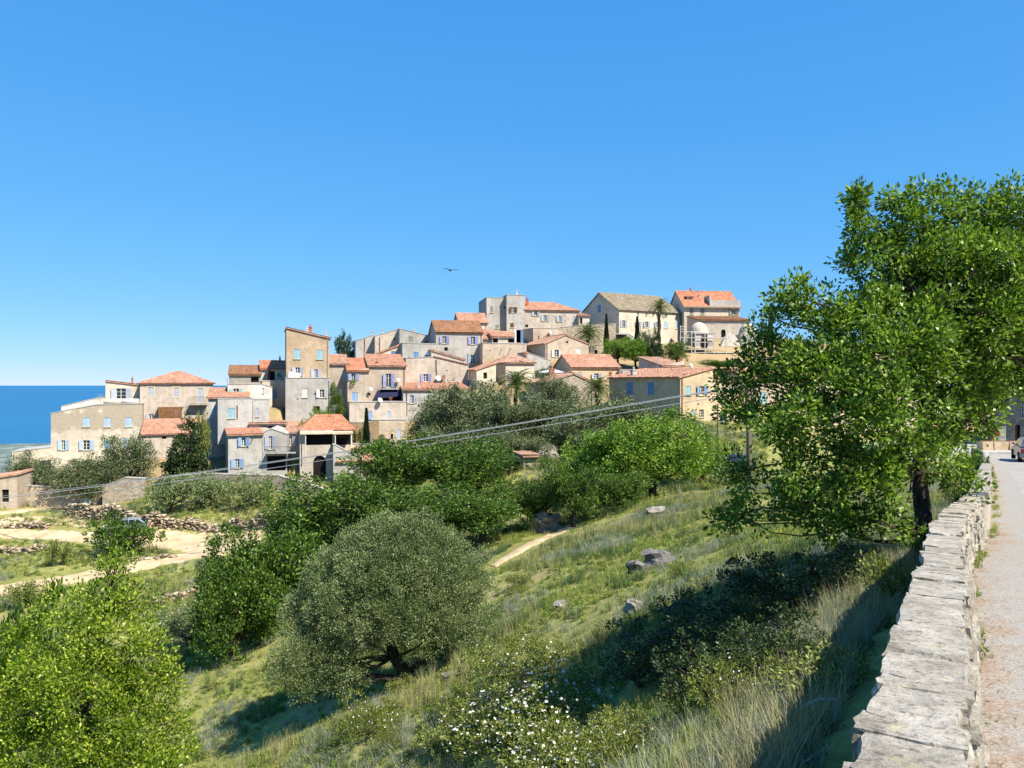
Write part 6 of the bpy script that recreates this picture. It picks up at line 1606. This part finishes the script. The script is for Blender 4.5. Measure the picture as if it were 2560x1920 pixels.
def car(label, loc, rz, paint):
    root = empty('parked_car', loc, rz); tag(root, label, 'car')
    prof = [(-2.0, .28), (2.0, .28), (2.08, .5), (2.02, .72), (1.15, .92), (-1.3, .95), (-1.95, .88), (-2.06, .55)]
    cab = [(1.2, .9), (.45, 1.40), (.2, 1.45), (-.9, 1.45), (-1.2, 1.38), (-1.85, .93)]
    bm = bmesh.new()
    def ext(pl, w0, w1, z0, z1):
        a = []; 
        for sy in (-1, 1):
            a.append([bm.verts.new((x, sy * (w0 + (w1 - w0) * (z - z0) / (z1 - z0)), z)) for x, z in pl])
        bm.faces.new(a[0]); bm.faces.new(a[1][::-1])
        for i in range(len(pl)):
            j = (i + 1) % len(pl); bm.faces.new((a[0][j], a[0][i], a[1][i], a[1][j]))
    ext(prof, .84, .80, .28, .95); ext(cab, .76, .58, .9, 1.45)
    bmesh.ops.bevel(bm, geom=bm.edges[:], offset=.05, segments=2, affect='EDGES'); bmesh.ops.recalc_face_normals(bm, faces=bm.faces[:])
    me = bpy.data.meshes.new('body'); bm.to_mesh(me); bm.free(); me.materials.append(paint); link('body', me, root)
    def sw(z): return .76 - .18 * (z - .9) / .55 + .012
    for sy in (-1, 1):
        for pl in ([(1.0, .97), (.42, 1.34), (-.2, 1.36), (-.2, .98)], [(-.27, .98), (-.27, 1.36), (-1.05, 1.36), (-1.55, 1.0)]):
            MB().add([(x, sy * sw(z), z) for x, z in pl] + [(x, sy * (sw(z) - .05), z) for x, z in pl], [(0, 1, 2, 3), (7, 6, 5, 4), (0, 4, 5, 1), (1, 5, 6, 2), (2, 6, 7, 3), (3, 7, 4, 0)]).build('side_window', M['pane'], root)
        MB().box(.75, .9, sy * .86 - .08, sy * .86 + .08, .95, 1.07).build('mirror', paint, root)
        MB().box(1.9, 2.06, sy * .62 - .16, sy * .62 + .16, .6, .74).build('headlight', M['dish'], root)
        MB().box(-2.07, -1.97, sy * .68 - .1, sy * .68 + .1, .62, .86).build('tail_light', m_car_red, root)
        for x in (1.28, -1.28):
            wv = MB().tube([(0, -.1, 0), (0, .1, 0)], .31, 18).build('wheel', M['dark'], root, loc=(x, sy * .78, .31))
            MB().tube([(0, -.112, 0), (0, .112, 0)], .19, 14).build('rim', M['metal'], wv)
    MB().add([(1.12, -.62, .99), (1.12, .62, .99), (.52, .54, 1.38), (.52, -.54, 1.38)], [(0, 1, 2, 3)]).build('windscreen', M['pane'], root, loc=(.03, 0, .015))
    MB().add([(-1.80, .6, 1.0), (-1.80, -.6, 1.0), (-1.28, -.54, 1.34), (-1.28, .54, 1.34)], [(0, 1, 2, 3)]).build('rear_window', M['pane'], root, loc=(-.03, 0, .02))
    MB().box(-2.1, -2.055, -.26, .26, .5, .62).build('number_plate', M['dish'], root)
    return root
m_car_red = m_plain('tail_light_red', lin(150, 20, 20), .3, .5)
def paint(n, c): return m_plain(n, c, .25, .6, .35, .03)
silver = paint('silver_paint', lin(150, 150, 150))
X, Y, _ = P(2578, 1150, 49.5); car('grey hatchback parked on the road at the end of the wall', (X, Y, float(road_z(Y)) + .01), radians(65), silver)
X, Y, Z_ = ground(316, 1336); car('light grey car hidden behind the large green shrub on the track', (X, Y, Z_ + .05), radians(200), paint('light_grey_paint', lin(176, 180, 186)))
for lab, u, v, Y, rz, c_ in [('white car parked behind the spreading green tree', 1745, 1115, 66, 10, lin(210, 214, 216)), ('blue car parked left of the white one behind the trees', 1675, 1105, 67, 15, lin(90, 120, 160)), ('dark blue van in the shade behind the oak', 1850, 1150, 60, 60, lin(40, 48, 70))]:
    X, _, _ = P(u, v, Y); car(lab, (X, Y, gz(X, Y) + .05), radians(rz), paint('car_paint', c_))
